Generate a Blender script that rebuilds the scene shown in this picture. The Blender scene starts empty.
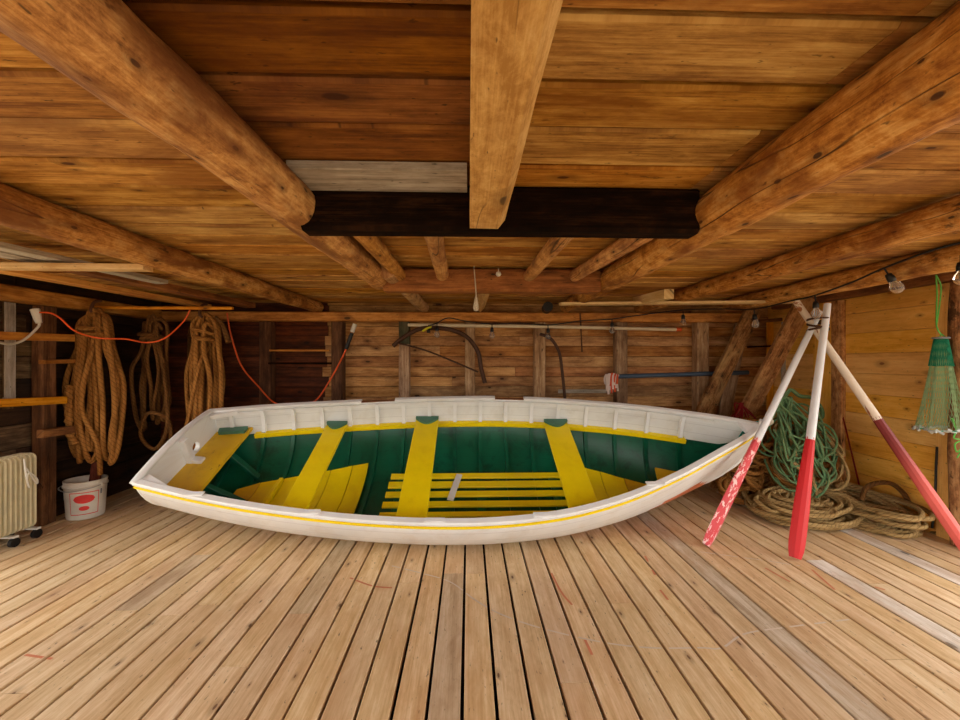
import bpy, bmesh, math, random
from mathutils import Vector, Matrix, noise as mn
PI = math.pi
R = random.Random(7)
C = bpy.context.scene.collection

# ------------------------------------------------------------------ camera
YAW = math.radians(1.65)
F = 400.0
CAM = Vector((0, 0, 1.25))
cd = bpy.data.cameras.new('camera'); cam = bpy.data.objects.new('camera', cd); C.objects.link(cam)
cd.sensor_width = 36; cd.lens = 36 * F / 960; cd.clip_start = 0.02
cam.location = CAM; cam.rotation_euler = (PI / 2, 0, -YAW)
bpy.context.scene.camera = cam

def P(px, py, Y=None, X=None, Z=None):
    a = (px - 480) / F; b = (360 - py) / F
    d = Vector((a * math.cos(YAW) + math.sin(YAW), -a * math.sin(YAW) + math.cos(YAW), b))
    if Y is not None: t = Y / d.y
    elif X is not None: t = X / d.x
    else: t = (Z - CAM.z) / d.z
    return CAM + d * t

# ------------------------------------------------------------------ node helpers
def lin(c):
    return tuple(((v / 255) / 12.92 if v / 255 <= .04045 else ((v / 255 + .055) / 1.055) ** 2.4) for v in c) + (1,)

class NT:
    def __init__(s, name):
        s.m = bpy.data.materials.new(name); s.m.use_nodes = True
        s.t = s.m.node_tree; s.t.nodes.clear()
        s.out = s.t.nodes.new('ShaderNodeOutputMaterial')
        s.b = s.t.nodes.new('ShaderNodeBsdfPrincipled')
        s.t.links.new(s.b.outputs[0], s.out.inputs[0])
    def n(s, typ, **kw):
        x = s.t.nodes.new(typ)
        for k, v in kw.items(): setattr(x, k, v)
        return x
    def set(s, sock, v):
        if isinstance(v, bpy.types.NodeSocket): s.t.links.new(v, sock)
        elif v is not None: sock.default_value = v
    def math(s, op, a, b=None, c=None, clamp=False):
        x = s.n('ShaderNodeMath', operation=op, use_clamp=clamp)
        s.set(x.inputs[0], a)
        if b is not None: s.set(x.inputs[1], b)
        if c is not None: s.set(x.inputs[2], c)
        return x.outputs[0]
    def vmath(s, op, a, b=None):
        x = s.n('ShaderNodeVectorMath', operation=op)
        s.set(x.inputs[0], a)
        if b is not None: s.set(x.inputs[1], b)
        return x.outputs[0]
    def mix(s, f, a, b, typ='MIX'):
        x = s.n('ShaderNodeMix', data_type='RGBA', blend_type=typ)
        s.set(x.inputs[0], f); s.set(x.inputs[6], a); s.set(x.inputs[7], b)
        return x.outputs[2]
    def noise(s, vec, scale=1, detail=4, rough=.55, dist=0):
        x = s.n('ShaderNodeTexNoise')
        s.set(x.inputs['Vector'], vec); s.set(x.inputs['Scale'], scale); s.set(x.inputs['Detail'], detail)
        s.set(x.inputs['Roughness'], rough); s.set(x.inputs['Distortion'], dist)
        return x.outputs[0]
    def ramp(s, f, stops):
        x = s.n('ShaderNodeValToRGB'); e = x.color_ramp.elements
        while len(e) < len(stops): e.new(.5)
        for i, (p, c) in enumerate(stops): e[i].position = p; e[i].color = c
        s.set(x.inputs[0], f); return x.outputs[0]
    def step(s, v, a, b, to0=0., to1=1.):
        x = s.n('ShaderNodeMapRange', interpolation_type='SMOOTHSTEP')
        s.set(x.inputs[0], v); s.set(x.inputs[1], a); s.set(x.inputs[2], b); s.set(x.inputs[3], to0); s.set(x.inputs[4], to1)
        return x.outputs[0]
    def attr(s, name):
        x = s.n('ShaderNodeAttribute', attribute_name=name); return x
    def bump(s, h, strength=.3, dist=.004):
        x = s.n('ShaderNodeBump'); x.inputs['Strength'].default_value = strength; x.inputs['Distance'].default_value = dist
        s.set(x.inputs['Height'], h); s.t.links.new(x.outputs[0], s.b.inputs['Normal'])

def wood(name, dark, mid, light, rough=.75, knots=.5, gscale=1.0, vary=.35, stain=None, stain_amt=.4, spots=None, spec=.25, crack=0, bump=.35,
         knot_scale=(2.3, 5.5), knotcol=None, tint=None, stain_scale=1.6, spot_scale=3.0, spot_amt=.66, pits=.8, iso=1., mott=.3):
    m = NT(name)
    gc = m.attr('gc').outputs['Vector']; rnd = m.attr('rnd').outputs['Fac']
    warp = m.noise(gc, 3.0, 2)
    w3 = m.vmath('MULTIPLY', m.n('ShaderNodeCombineXYZ').outputs[0], (0, 0, 0))
    g1 = m.noise(m.vmath('MULTIPLY', gc, (1.1 * gscale, 26 * gscale, 26 * gscale)), 1, 6, .6, .5)
    g2 = m.noise(m.vmath('MULTIPLY', gc, (5 * gscale, 150 * gscale, 150 * gscale)), 1, 3, .6, .2)
    g3 = m.noise(m.vmath('MULTIPLY', gc, (2.2, 6, 6)), 1, 4, .6, .8)
    g4 = m.noise(m.vmath('MULTIPLY', gc, (7 * iso, 24, 24)), 1, 8, .75, .3)
    f = m.math('ADD', m.math('ADD', m.math('MULTIPLY', g1, .6 - mott), m.math('MULTIPLY', g4, mott)), m.math('ADD', m.math('MULTIPLY', g2, .2), m.math('MULTIPLY', g3, .2)))
    col = m.ramp(f, [(.42, lin(dark)), (.5, lin(mid)), (.58, lin(light))])
    h = m.math('ADD', m.math('MULTIPLY', g1, .5), m.math('ADD', m.math('MULTIPLY', g2, .4), m.math('MULTIPLY', g4, .6)))
    if knots > 0:
        kv = m.n('ShaderNodeTexVoronoi', voronoi_dimensions='2D')
        m.set(kv.inputs['Vector'], m.vmath('ADD', m.vmath('MULTIPLY', gc, (knot_scale[0], knot_scale[1], 0)), m.vmath('MULTIPLY', m.n('ShaderNodeCombineXYZ').outputs[0], (0, 0, 0))))
        kv.inputs['Scale'].default_value = 1
        kr = m.n('ShaderNodeSeparateColor'); m.set(kr.inputs[0], kv.outputs['Color'])
        on = m.math('LESS_THAN', kr.outputs[0], knots)
        d = m.math('ADD', kv.outputs['Distance'], m.math('MULTIPLY', m.math('SUBTRACT', m.noise(gc, 30, 2), .5), .04))
        size = m.math('MULTIPLY_ADD', kr.outputs[1], .07, .025)
        k = m.math('MULTIPLY', m.step(d, size, m.math('MULTIPLY', size, .55), 0., 1.), on)
        halo = m.math('MULTIPLY', m.step(d, m.math('MULTIPLY', size, 3.2), size, 0., .55), on)
        ring = m.math('MULTIPLY', m.math('SINE', m.math('MULTIPLY', d, 160)), halo)
        kc = lin(knotcol or tuple(v * .33 for v in mid))
        col = m.mix(m.math('MULTIPLY', halo, .8), col, lin(tuple(v * .8 for v in dark)))
        col = m.mix(m.math('MULTIPLY', m.math('ABSOLUTE', ring), .35), col, kc)
        col = m.mix(m.math('MULTIPLY', k, .9), col, kc)
        h = m.math('SUBTRACT', h, m.math('MULTIPLY', k, .4))
    if crack:
        cn = m.noise(m.vmath('MULTIPLY', gc, (.8, 9, 9)), 1, 2, .4, .3)
        cr = m.step(m.math('ABSOLUTE', m.math('SUBTRACT', cn, .5)), .008, .001, 0., 1.)
        cr = m.math('MULTIPLY', cr, m.step(m.noise(m.vmath('MULTIPLY', gc, (1.3, 1.5, 1.5)), 1, 2), .45, .55))
        col = m.mix(m.math('MULTIPLY', cr, crack), col, lin(tuple(v * .2 for v in mid)))
        h = m.math('SUBTRACT', h, m.math('MULTIPLY', cr, 1.2))
    pit = m.noise(m.vmath('MULTIPLY', gc, (28, 80, 80)), 1, 2, .6)
    col = m.mix(m.step(pit, .66, .76, 0., pits), col, lin(tuple(v * .4 for v in mid)))
    if stain:
        s1 = m.noise(m.vmath('MULTIPLY', gc, (1.0, 2.4, 2.4)), stain_scale, 5, .65, .6)
        col = m.mix(m.math('MULTIPLY', m.step(s1, .46, .66), stain_amt), col, lin(stain))
    if spots:
        s2 = m.noise(m.vmath('MULTIPLY', gc, (1, 2.2, 2.2)), spot_scale, 6, .75, .3)
        col = m.mix(m.math('MULTIPLY', m.step(s2, spot_amt, spot_amt + .06), .75), col, lin(spots))
    if tint:
        col = m.mix(m.step(m.math('FRACT', m.math('MULTIPLY', rnd, 7.31)), .35, .95, 0., .75), col, m.mix(1., col, lin(tint), 'MULTIPLY'))
    hs = m.n('ShaderNodeHueSaturation')
    m.set(hs.inputs['Value'], m.math('MULTIPLY_ADD', rnd, vary, 1 - vary * .5))
    m.set(hs.inputs['Hue'], m.math('MULTIPLY_ADD', m.math('FRACT', m.math('MULTIPLY', rnd, 13.7)), .008, .497))
    m.set(hs.inputs['Saturation'], m.math('MULTIPLY_ADD', m.math('FRACT', m.math('MULTIPLY', rnd, 5.3)), .12, .94))
    m.set(hs.inputs['Color'], col)
    m.set(m.b.inputs['Base Color'], hs.outputs[0])
    m.b.inputs['Roughness'].default_value = rough
    m.b.inputs['Specular IOR Level'].default_value = spec
    m.bump(h, bump, .004)
    return m.m

def paint(name, col, rough=.5, wear=None, wear_amt=.62, wear_scale=9, dirt=None, dirt_amt=.3, spec=.4, bump=.12, seams=0, fade=None):
    m = NT(name)
    gc = m.attr('gc').outputs['Vector']
    n1 = m.noise(gc, 3, 4, .6); n2 = m.noise(m.vmath('MULTIPLY', gc, (4, 40, 40)), 1, 4, .6)
    c = m.mix(m.step(n1, .3, .7, 0., .35), lin(col), lin(tuple(v * .86 for v in col)))
    if dirt:
        c = m.mix(m.math('MULTIPLY', m.step(m.noise(gc, 5, 6, .7, .5), .48, .68), dirt_amt), c, lin(dirt))
    h = n2
    if fade:
        fs = m.n('ShaderNodeSeparateXYZ'); m.set(fs.inputs[0], gc)
        c = m.mix(m.step(fs.outputs[0], fade[0], fade[1]), c, lin(fade[2]))
    if seams:
        sep = m.n('ShaderNodeSeparateXYZ'); m.set(sep.inputs[0], gc)
        fr = m.math('FRACT', m.math('MULTIPLY', sep.outputs[1], seams))
        sm = m.step(m.math('ABSOLUTE', m.math('SUBTRACT', fr, .5)), .03, .0, 0., 1.)
        c = m.mix(m.math('MULTIPLY', sm, .45), c, lin(tuple(v * .55 for v in col)))
        h = m.math('SUBTRACT', h, sm)
    if wear:
        w = m.noise(m.vmath('MULTIPLY', gc, (1, 2.5, 2.5)), wear_scale, 6, .7, .4)
        ws = m.step(w, wear_amt, wear_amt + .025)
        c = m.mix(ws, c, lin(wear)); h = m.math('SUBTRACT', h, m.math('MULTIPLY', ws, .8))
    m.set(m.b.inputs['Base Color'], c); m.b.inputs['Roughness'].default_value = rough
    m.b.inputs['Specular IOR Level'].default_value = spec
    m.bump(h, bump, .003)
    return m.m

def ropemat(name, c1, c2, pitch=.06, fleck=None):
    m = NT(name)
    gc = m.attr('gc').outputs['Vector']
    sep = m.n('ShaderNodeSeparateXYZ'); m.set(sep.inputs[0], gc)
    ph = m.math('ADD', m.math('MULTIPLY', sep.outputs[0], 3 / pitch), m.math('MULTIPLY', sep.outputs[1], 3.0))
    v = m.math('ABSOLUTE', m.math('SINE', m.math('MULTIPLY', ph, PI)))
    n = m.noise(gc, 6, 4, .7)
    c = m.mix(m.step(n, .35, .65), lin(c1), lin(c2))
    c = m.mix(m.step(v, .35, .0, 0., .75), c, lin(tuple(x * .42 for x in c1)))
    if fleck:
        c = m.mix(m.step(m.noise(gc, 14, 3), .6, .66, 0., .8), c, lin(fleck))
    m.set(m.b.inputs['Base Color'], c); m.b.inputs['Roughness'].default_value = .85; m.b.inputs['Specular IOR Level'].default_value = .15
    m.bump(m.math('ADD', v, m.math('MULTIPLY', m.noise(gc, 160, 2), .3)), .8, .004)
    return m.m

def plain(name, col, rough=.5, metal=0, spec=.4):
    m = NT(name)
    tc = m.n('ShaderNodeTexCoord').outputs['Object']
    c = m.mix(m.step(m.noise(tc, 12, 4), .35, .7, 0., .3), lin(col), lin(tuple(v * .78 for v in col)))
    m.set(m.b.inputs['Base Color'], c)
    m.b.inputs['Roughness'].default_value = rough; m.b.inputs['Metallic'].default_value = metal
    m.b.inputs['Specular IOR Level'].default_value = spec
    return m.m

M = {}
M['floor'] = wood('floor_wood', (194, 160, 116), (214, 184, 142), (230, 206, 170), rough=.6, knots=.22, knot_scale=(4.5, 12), vary=.12, stain=(192, 150, 108), stain_amt=.4, spots=(160, 96, 66), spot_amt=.71, spec=.35, bump=.3, knotcol=(96, 62, 40))
M['floorgrey'] = wood('floor_grey_wood', (178, 152, 120), (200, 176, 144), (216, 196, 168), rough=.7, knots=.3, vary=.15, stain=(150, 116, 84), stain_amt=.5)
M['floorwhite'] = wood('floor_whitewashed_wood', (190, 178, 162), (216, 208, 198), (234, 228, 220), rough=.7, knots=.25, vary=.1, stain=(180, 150, 118), stain_amt=.5)
M['floorworn'] = wood('floor_worn_wood', (168, 148, 122), (194, 178, 154), (214, 202, 184), rough=.7, knots=.2, vary=.1, stain=(176, 142, 104), stain_amt=.6)
M['joist'] = wood('dark_joist_wood', (24, 16, 10), (38, 25, 15), (54, 36, 22), rough=.9)
M['ceil'] = wood('ceiling_wood', (132, 88, 38), (186, 138, 70), (216, 174, 102), rough=.7, knots=.42, vary=.22, stain=(128, 80, 34), stain_amt=.65, spots=(62, 36, 18), tint=(240, 215, 180), bump=.5, knotcol=(74, 38, 16), knot_scale=(3, 7), spec=.2, spot_amt=.635)
M['ceildark'] = wood('ceiling_red_shaded_wood', (88, 50, 16), (126, 78, 28), (156, 104, 44), rough=.7, knots=.42, vary=.3, stain=(84, 40, 16), stain_amt=.6, spots=(44, 22, 10), knotcol=(56, 26, 10), spec=.2)
M['log'] = wood('peeled_log_wood', (140, 86, 38), (192, 134, 70), (220, 172, 108), rough=.6, knots=.75, vary=.15, stain=(112, 62, 26), stain_amt=.85, spots=(60, 32, 16), crack=.9, knotcol=(52, 28, 14), knot_scale=(4.2, 10), spec=.3, bump=.7, spot_amt=.61, iso=2.2, mott=.5)
M['loggrey'] = wood('weathered_log_wood', (150, 108, 66), (186, 146, 98), (206, 172, 126), rough=.7, knots=.4, vary=.15, stain=(110, 72, 40), stain_amt=.5, spots=(60, 38, 22), crack=.8, knotcol=(60, 36, 20), knot_scale=(4.2, 10), spec=.2, bump=.8, iso=2.2, mott=.45)
M['beam'] = wood('pale_hewn_beam_wood', (168, 122, 66), (200, 156, 96), (218, 180, 124), rough=.7, knots=.35, vary=.1, stain=(150, 100, 50), stain_amt=.4, spots=(84, 52, 26), crack=.7, spot_amt=.64, spot_scale=6, iso=2.2, mott=.45)
M['char'] = wood('blackened_beam_wood', (12, 7, 4), (24, 14, 8), (48, 30, 18), rough=.95, spec=.05, knots=.2, vary=.1, crack=.6)
M['brownbeam'] = wood('brown_beam_wood', (96, 56, 24), (136, 84, 40), (166, 110, 58), rough=.75, knots=.3, vary=.2, stain=(70, 40, 18), stain_amt=.6, spots=(50, 28, 14), crack=.5)
M['plate'] = wood('orange_plate_wood', (142, 88, 36), (186, 126, 62), (208, 152, 84), rough=.7, knots=.3, vary=.2, stain=(96, 50, 20), stain_amt=.6, spots=(60, 30, 14), crack=.4)
M['back'] = wood('back_wall_wood', (136, 94, 54), (180, 134, 82), (206, 164, 110), rough=.75, knots=.45, vary=.3, stain=(84, 46, 22), stain_amt=.55, spots=(50, 28, 14), tint=(235, 205, 180), knotcol=(50, 26, 12))
M['backdark'] = wood('shaded_red_wall_wood', (58, 26, 11), (88, 42, 18), (116, 60, 28), rough=.75, knots=.4, vary=.45, stain=(38, 18, 9), stain_amt=.7, spots=(24, 12, 6))  # left third of the back wall: shade painted in along with dark stains
M['left'] = wood('left_wall_weathered_wood', (58, 42, 26), (88, 66, 42), (120, 96, 66), rough=.85, knots=.3, vary=.5, stain=(42, 28, 18), stain_amt=.6, spots=(130, 60, 44), tint=(200, 170, 150))
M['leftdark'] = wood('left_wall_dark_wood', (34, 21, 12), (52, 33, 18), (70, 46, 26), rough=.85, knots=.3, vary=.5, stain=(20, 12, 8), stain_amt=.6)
M['right'] = wood('fresh_pine_wood', (216, 156, 64), (236, 178, 84), (244, 194, 106), rough=.5, knots=.55, gscale=.7, vary=.06, stain=(206, 140, 58), stain_amt=.35, knotcol=(130, 74, 24), spec=.4, bump=.12, knot_scale=(3.5, 6))
M['post'] = wood('grey_post_wood', (120, 90, 64), (158, 126, 94), (188, 160, 126), rough=.85, knots=.3, vary=.35, stain=(78, 48, 28), stain_amt=.6, spots=(46, 30, 20), crack=.6)
M['postgreen'] = wood('moss_green_post_wood', (44, 52, 36), (66, 74, 52), (96, 96, 70), rough=.85, knots=.2, vary=.1, stain=(100, 74, 50), stain_amt=.6)
M['postdark'] = wood('dark_post_wood', (66, 38, 20), (98, 60, 34), (128, 84, 50), rough=.85, knots=.3, vary=.3, stain=(48, 26, 14), stain_amt=.6, crack=.6)
M['bark'] = wood('bark_covered_wood', (84, 52, 28), (134, 88, 48), (180, 132, 84), rough=.9, knots=.3, vary=.2, stain=(176, 136, 88), stain_amt=.7, spots=(34, 20, 12), crack=.9, bump=1., stain_scale=3.5, spot_amt=.56, spot_scale=5, iso=2.2, mott=.45)
M['palewood'] = wood('pale_sawn_wood', (186, 146, 92), (212, 176, 122), (228, 198, 150), rough=.7, knots=.3, vary=.2, stain=(180, 134, 80), stain_amt=.3)
M['orangewood'] = wood('orange_batten_wood', (170, 100, 28), (204, 134, 44), (222, 158, 66), rough=.65, knots=.3, vary=.2)
M['greywood'] = wood('silver_grey_wood', (128, 118, 104), (162, 152, 138), (188, 180, 168), rough=.85, knots=.25, vary=.15, stain=(120, 104, 84), stain_amt=.5)
M['endgrain'] = wood('end_grain_wood', (130, 86, 44), (170, 124, 72), (196, 152, 100), rough=.85, knots=0, stain=(90, 56, 30), stain_amt=.5)
M['white'] = paint('white_boat_paint', (232, 234, 234), .42, dirt=(206, 196, 180), dirt_amt=.3, spec=.45)
M['whitehull'] = paint('white_hull_paint', (230, 230, 228), .45, dirt=(204, 190, 172), dirt_amt=.35, seams=11, spec=.4)
M['whitein'] = paint('white_inner_paint', (228, 230, 228), .5, dirt=(200, 196, 184), dirt_amt=.4, seams=13)
M['yellow'] = paint('yellow_boat_paint', (248, 220, 6), .42, wear=(140, 62, 30), wear_amt=.715, wear_scale=6, dirt=(222, 184, 8), dirt_amt=.35)
M['yellowstain'] = paint('stained_yellow_paint', (226, 184, 26), .45, wear=(110, 70, 24), wear_amt=.66, wear_scale=5, dirt=(186, 138, 22), dirt_amt=.6)
M['green'] = paint('green_boat_paint', (10, 88, 62), .35, dirt=(6, 48, 34), dirt_amt=.75, wear=(60, 100, 78), wear_amt=.7, wear_scale=5, spec=.3, seams=13)
M['greengrey'] = paint('grey_green_plate_paint', (70, 118, 98), .45, dirt=(40, 84, 66), dirt_amt=.5, wear=(130, 150, 134), wear_amt=.66)
M['orange'] = paint('orange_bottom_paint', (206, 120, 76), .6, dirt=(176, 96, 60), dirt_amt=.5)
M['barewood'] = plain('bare_brown_gunwale', (120, 72, 36), .8)
M['red'] = paint('red_oar_paint', (196, 24, 30), .5, wear=(226, 150, 150), wear_amt=.74, wear_scale=7)
M['redworn'] = paint('worn_red_oar_paint', (214, 76, 84), .55, wear=(238, 206, 204), wear_amt=.53, wear_scale=14)
M['reddark'] = paint('dark_red_to_pink_oar_paint', (214, 92, 84), .5, wear=(232, 150, 140), wear_amt=.7, wear_scale=3, fade=(.35, .85, (112, 22, 18)))
M['oarwhite'] = paint('white_oar_shaft_paint', (224, 228, 234), .45, wear=(160, 110, 70), wear_amt=.70, wear_scale=4)
M['oarpeel'] = paint('peeling_white_oar_paint', (222, 208, 190), .5, wear=(150, 92, 48), wear_amt=.6, wear_scale=3)
M['manila'] = ropemat('tan_manila_rope', (136, 110, 66), (176, 148, 100), .10)
M['manilabrown'] = ropemat('brown_manila_rope', (128, 84, 36), (168, 116, 58), .11)
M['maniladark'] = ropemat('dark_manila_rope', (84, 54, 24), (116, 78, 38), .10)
M['greenrope'] = ropemat('green_fishing_rope', (84, 128, 88), (120, 152, 108), .04, fleck=(150, 120, 66))
M['redrope'] = ropemat('thin_red_rope', (120, 24, 30), (150, 40, 40), .03)
M['teal'] = ropemat('teal_rope', (20, 150, 136), (50, 176, 160), .03)
M['limecord'] = ropemat('lime_green_cord', (90, 190, 80), (130, 214, 110), .02)
M['whiterope'] = ropemat('off_white_rope', (190, 176, 150), (220, 208, 186), .03)
M['orangecord'] = plain('orange_cable', (226, 88, 24), .5)
M['whiteplastic'] = plain('white_plastic', (222, 218, 206), .45)
M['radiator'] = plain('cream_enamel', (226, 216, 178), .35, spec=.5)
M['radpanel'] = plain('white_panel_plastic', (220, 220, 216), .4)  # plain white plastic of the control panel and castor brackets
M['greyplastic'] = plain('grey_plastic', (120, 124, 128), .5)
M['black'] = plain('black_rubber', (18, 18, 20), .5)
M['redprint'] = plain('red_print', (226, 60, 56), .5)
M['pinkprint'] = plain('pink_print', (232, 130, 120), .5)
M['pipe'] = plain('pale_pipe', (214, 198, 168), .5)
M['yellowtape'] = plain('yellow_tape', (220, 214, 40), .5)
M['bluepole'] = paint('blue_grey_pole_paint', (62, 80, 100), .6, wear=(96, 70, 46), wear_amt=.64)
M['hose'] = plain('brown_hose', (72, 44, 26), .7)
M['iron'] = plain('rusty_iron', (88, 54, 34), .75, .3)
M['steel'] = plain('galvanised_metal', (170, 172, 172), .45, .6)
M['lead'] = plain('pale_lead', (190, 196, 194), .5, .3)
M['net'] = plain('sea_green_net', (158, 190, 140), .6)
M['nettop'] = plain('emerald_net', (20, 140, 104), .6)
M['rag'] = plain('patterned_rag', (214, 196, 184), .85)
M['ragred'] = plain('orange_rag', (206, 84, 44), .85)
M['chalk'] = plain('chalk_line', (214, 200, 184), .95)
M['redmark'] = plain('faded_red_mark', (206, 130, 96), .95)
M['plankred'] = wood('dark_red_plank_wood', (60, 24, 18), (88, 38, 28), (112, 56, 42), rough=.8)
g = NT('bulb_glass'); g.b.inputs['Base Color'].default_value = (1, 1, 1, 1); g.b.inputs['Transmission Weight'].default_value = .85
g.b.inputs['Roughness'].default_value = .05; g.b.inputs['IOR'].default_value = 1.2; M['glass'] = g.m
M['filament'] = plain('amber_filament', (230, 160, 70), .4)

# ------------------------------------------------------------------ mesh builder
class MB:
    def __init__(s): s.v = []; s.f = []; s.gc = []; s.r = []; s.mi = []; s.sm = []
    def add(s, vs, fs, gcs, rnd=None, mat=0, smooth=False):
        o = len(s.v); rnd = R.random() if rnd is None else rnd
        s.v += [Vector(v) for v in vs]; s.gc += [tuple(g) for g in gcs]; s.r += [rnd] * len(vs)
        for i, f in enumerate(fs):
            s.f.append([o + k for k in f]); s.mi.append(mat[i] if isinstance(mat, list) else mat); s.sm.append(smooth)
        return s
    def box(s, a, b, axis='x', rnd=None, mat=0, rot=None, wob=0, chamf=.003):
        """box between corners a and b; axis = grain direction; bevelled long edges"""
        a = Vector(a); b = Vector(b); c = (a + b) / 2; h = (b - a) / 2
        ax = 'xyz'.index(axis); o1, o2 = [(1, 2), (0, 2), (0, 1)][ax]
        ch = min(chamf, abs(h[o1]) * .4, abs(h[o2]) * .4)
        rnd = R.random() if rnd is None else rnd
        L = abs(h[ax]) * 2; n = max(1, int(L / .35)) if wob else 1
        prof = []
        H1, H2 = abs(h[o1]), abs(h[o2])
        for (p, q) in ((-H1 + ch, -H2), (H1 - ch, -H2), (H1, -H2 + ch), (H1, H2 - ch), (H1 - ch, H2), (-H1 + ch, H2), (-H1, H2 - ch), (-H1, -H2 + ch)):
            prof.append((p, q))
        vs, gs, fs = [], [], []
        off = rnd * 61.7
        for i in range(n + 1):
            t = -abs(h[ax]) + L * i / n
            wz = [(mn.noise(Vector((t * 2 + off, k * 3.1, 0)))) * wob for k in range(2)]
            for (p, q) in prof:
                v = [0, 0, 0]; v[ax] = t; v[o1] = p + wz[0]; v[o2] = q + wz[1]
                vs.append(v); gs.append((t + off, p + q * 1.0 + off * .37, off * .11))
        for i in range(n):
            for k in range(8):
                k2 = (k + 1) % 8
                fs.append((i * 8 + k, i * 8 + k2, (i + 1) * 8 + k2, (i + 1) * 8 + k))
        fs.append(tuple(reversed(range(8)))); fs.append(tuple(range(n * 8, n * 8 + 8)))
        m = Matrix.Identity(3) if rot is None else rot
        vs = [c + m @ Vector(v) for v in vs]
        return s.add(vs, fs, gs, rnd, mat)
    def bar(s, p0, p1, w, t, up=(0, 0, 1), rnd=None, mat=0, taper=1., chamf=.003):
        """rectangular bar from p0 to p1, w across, t along the up direction"""
        p0 = Vector(p0); p1 = Vector(p1); d = p1 - p0; L = d.length; x = d.normalized()
        z = Vector(up); z = (z - x * z.dot(x)).normalized(); y = z.cross(x)
        rot = Matrix((x, y, z)).transposed()
        b = MB(); b.box((-L / 2, -w / 2, -t / 2), (L / 2, w / 2, t / 2), 'x', rnd, chamf=chamf)
        vs = []
        for v in b.v:
            k = 1 + (taper - 1) * (v.x / L + .5)
            vs.append((p0 + p1) / 2 + rot @ Vector((v.x, v.y * k, v.z * k)))
        return s.add(vs, b.f, b.gc, b.r[0], mat)
    def tube(s, pts, r, n=8, mat=0, rnd=None, caps=True, wob=0, smooth=True, closed=False, rad_gc=None, flat=None, capmat=None):
        pts = [Vector(p) for p in pts]; rnd = R.random() if rnd is None else rnd; off = rnd * 47.3
        N = len(pts); rr = r if callable(r) else (lambda i, t: r)
        tan = []
        for i in range(N):
            a = pts[max(i - 1, 0)]; b = pts[min(i + 1, N - 1)]
            if closed: a = pts[i - 1]; b = pts[(i + 1) % N]
            d = b - a; tan.append(d.normalized() if d.length > 1e-9 else Vector((0, 0, 1)))
        up = Vector((0, 0, 1)) if abs(tan[0].z) < .9 else Vector((1, 0, 0))
        nrm = (up - tan[0] * up.dot(tan[0])).normalized()
        vs, gs, fs = [], [], []; L = 0
        for i in range(N):
            if i: L += (pts[i] - pts[i - 1]).length; nrm = (nrm - tan[i] * nrm.dot(tan[i])).normalized()
            bn = tan[i].cross(nrm); rad = rr(i, i / max(1, N - 1))
            for k in range(n + 1):
                a = 2 * PI * k / n; kk = a if k < n else 0.
                q = rad
                if wob: q *= 1 + wob * mn.noise(Vector((L * 3.1 + off, math.cos(kk) * .9, math.sin(kk) * .9))) + wob * .5 * mn.noise(Vector((L * 11 + off, math.cos(kk) * 2, math.sin(kk) * 2)))
                e = flat if flat else 1
                vs.append(pts[i] + (nrm * math.cos(kk) * q * e + bn * math.sin(kk) * q))
                gs.append((L + off, (k / n) if rad_gc is None else (k / n) * 2 * PI * rad_gc + off * .31, off * .1))
        for i in range(N - 1 + (1 if closed else 0)):
            j = (i + 1) % N
            for k in range(n):
                fs.append((i * (n + 1) + k, i * (n + 1) + k + 1, j * (n + 1) + k + 1, j * (n + 1) + k))
        s.add(vs, fs, gs, rnd, mat, smooth)
        if caps and not closed:
            for i, rev in ((0, True), (N - 1, False)):
                ring = [vs[i * (n + 1) + k] for k in range(n)]
                if rev: ring = ring[::-1]
                cg = [(math.cos(2 * PI * k / n) * .05 + off, math.sin(2 * PI * k / n) * .05, 0) for k in range(n)]
                s.add(ring, [tuple(range(n))], cg, rnd, mat if capmat is None else capmat, False)
        return s
    def lathe(s, prof, n=24, mat=0, origin=(0, 0, 0), sx=1, sy=1, rnd=.5, smooth=True, rot=None):
        vs, gs, fs = [], [], []; o = Vector(origin); m = rot or Matrix.Identity(3)
        for i, (r, z) in enumerate(prof):
            for k in range(n + 1):
                a = 2 * PI * (k % n) / n
                vs.append(o + m @ Vector((r * math.cos(a) * sx, r * math.sin(a) * sy, z))); gs.append((z, k / n, i * .1))
        for i in range(len(prof) - 1):
            for k in range(n):
                fs.append((i * (n + 1) + k, i * (n + 1) + k + 1, (i + 1) * (n + 1) + k + 1, (i + 1) * (n + 1) + k))
        return s.add(vs, fs, gs, rnd, mat, smooth)
    def build(s, name, mats, parent=None, local=False):
        me = bpy.data.meshes.new(name)
        if not isinstance(mats, (list, tuple)): mats = [mats]
        if parent is None:
            lo = [min(v[i] for v in s.v) for i in range(3)]; hi = [max(v[i] for v in s.v) for i in range(3)]
            org = Vector(((lo[0] + hi[0]) / 2, (lo[1] + hi[1]) / 2, lo[2]))
        elif local: org = Vector((0, 0, 0))
        else:
            org = Vector((0, 0, 0)); q = parent
            while q: org += q.location; q = q.parent
        me.from_pydata([v - org for v in s.v], [], s.f)
        for mm in mats: me.materials.append(M[mm])
        me.polygons.foreach_set('material_index', s.mi); me.polygons.foreach_set('use_smooth', s.sm)
        a = me.attributes.new('gc', 'FLOAT_VECTOR', 'POINT'); a.data.foreach_set('vector', [c for g in s.gc for c in g])
        b = me.attributes.new('rnd', 'FLOAT', 'POINT'); b.data.foreach_set('value', s.r)
        me.update()
        bm = bmesh.new(); bm.from_mesh(me)
        bmesh.ops.remove_doubles(bm, verts=bm.verts, dist=1e-7) if False else None
        bmesh.ops.recalc_face_normals(bm, faces=bm.faces); bm.to_mesh(me); bm.free()
        o = bpy.data.objects.new(name, me); C.objects.link(o)
        if parent is None: o.location = org
        else: o.parent = parent
        return o

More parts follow.
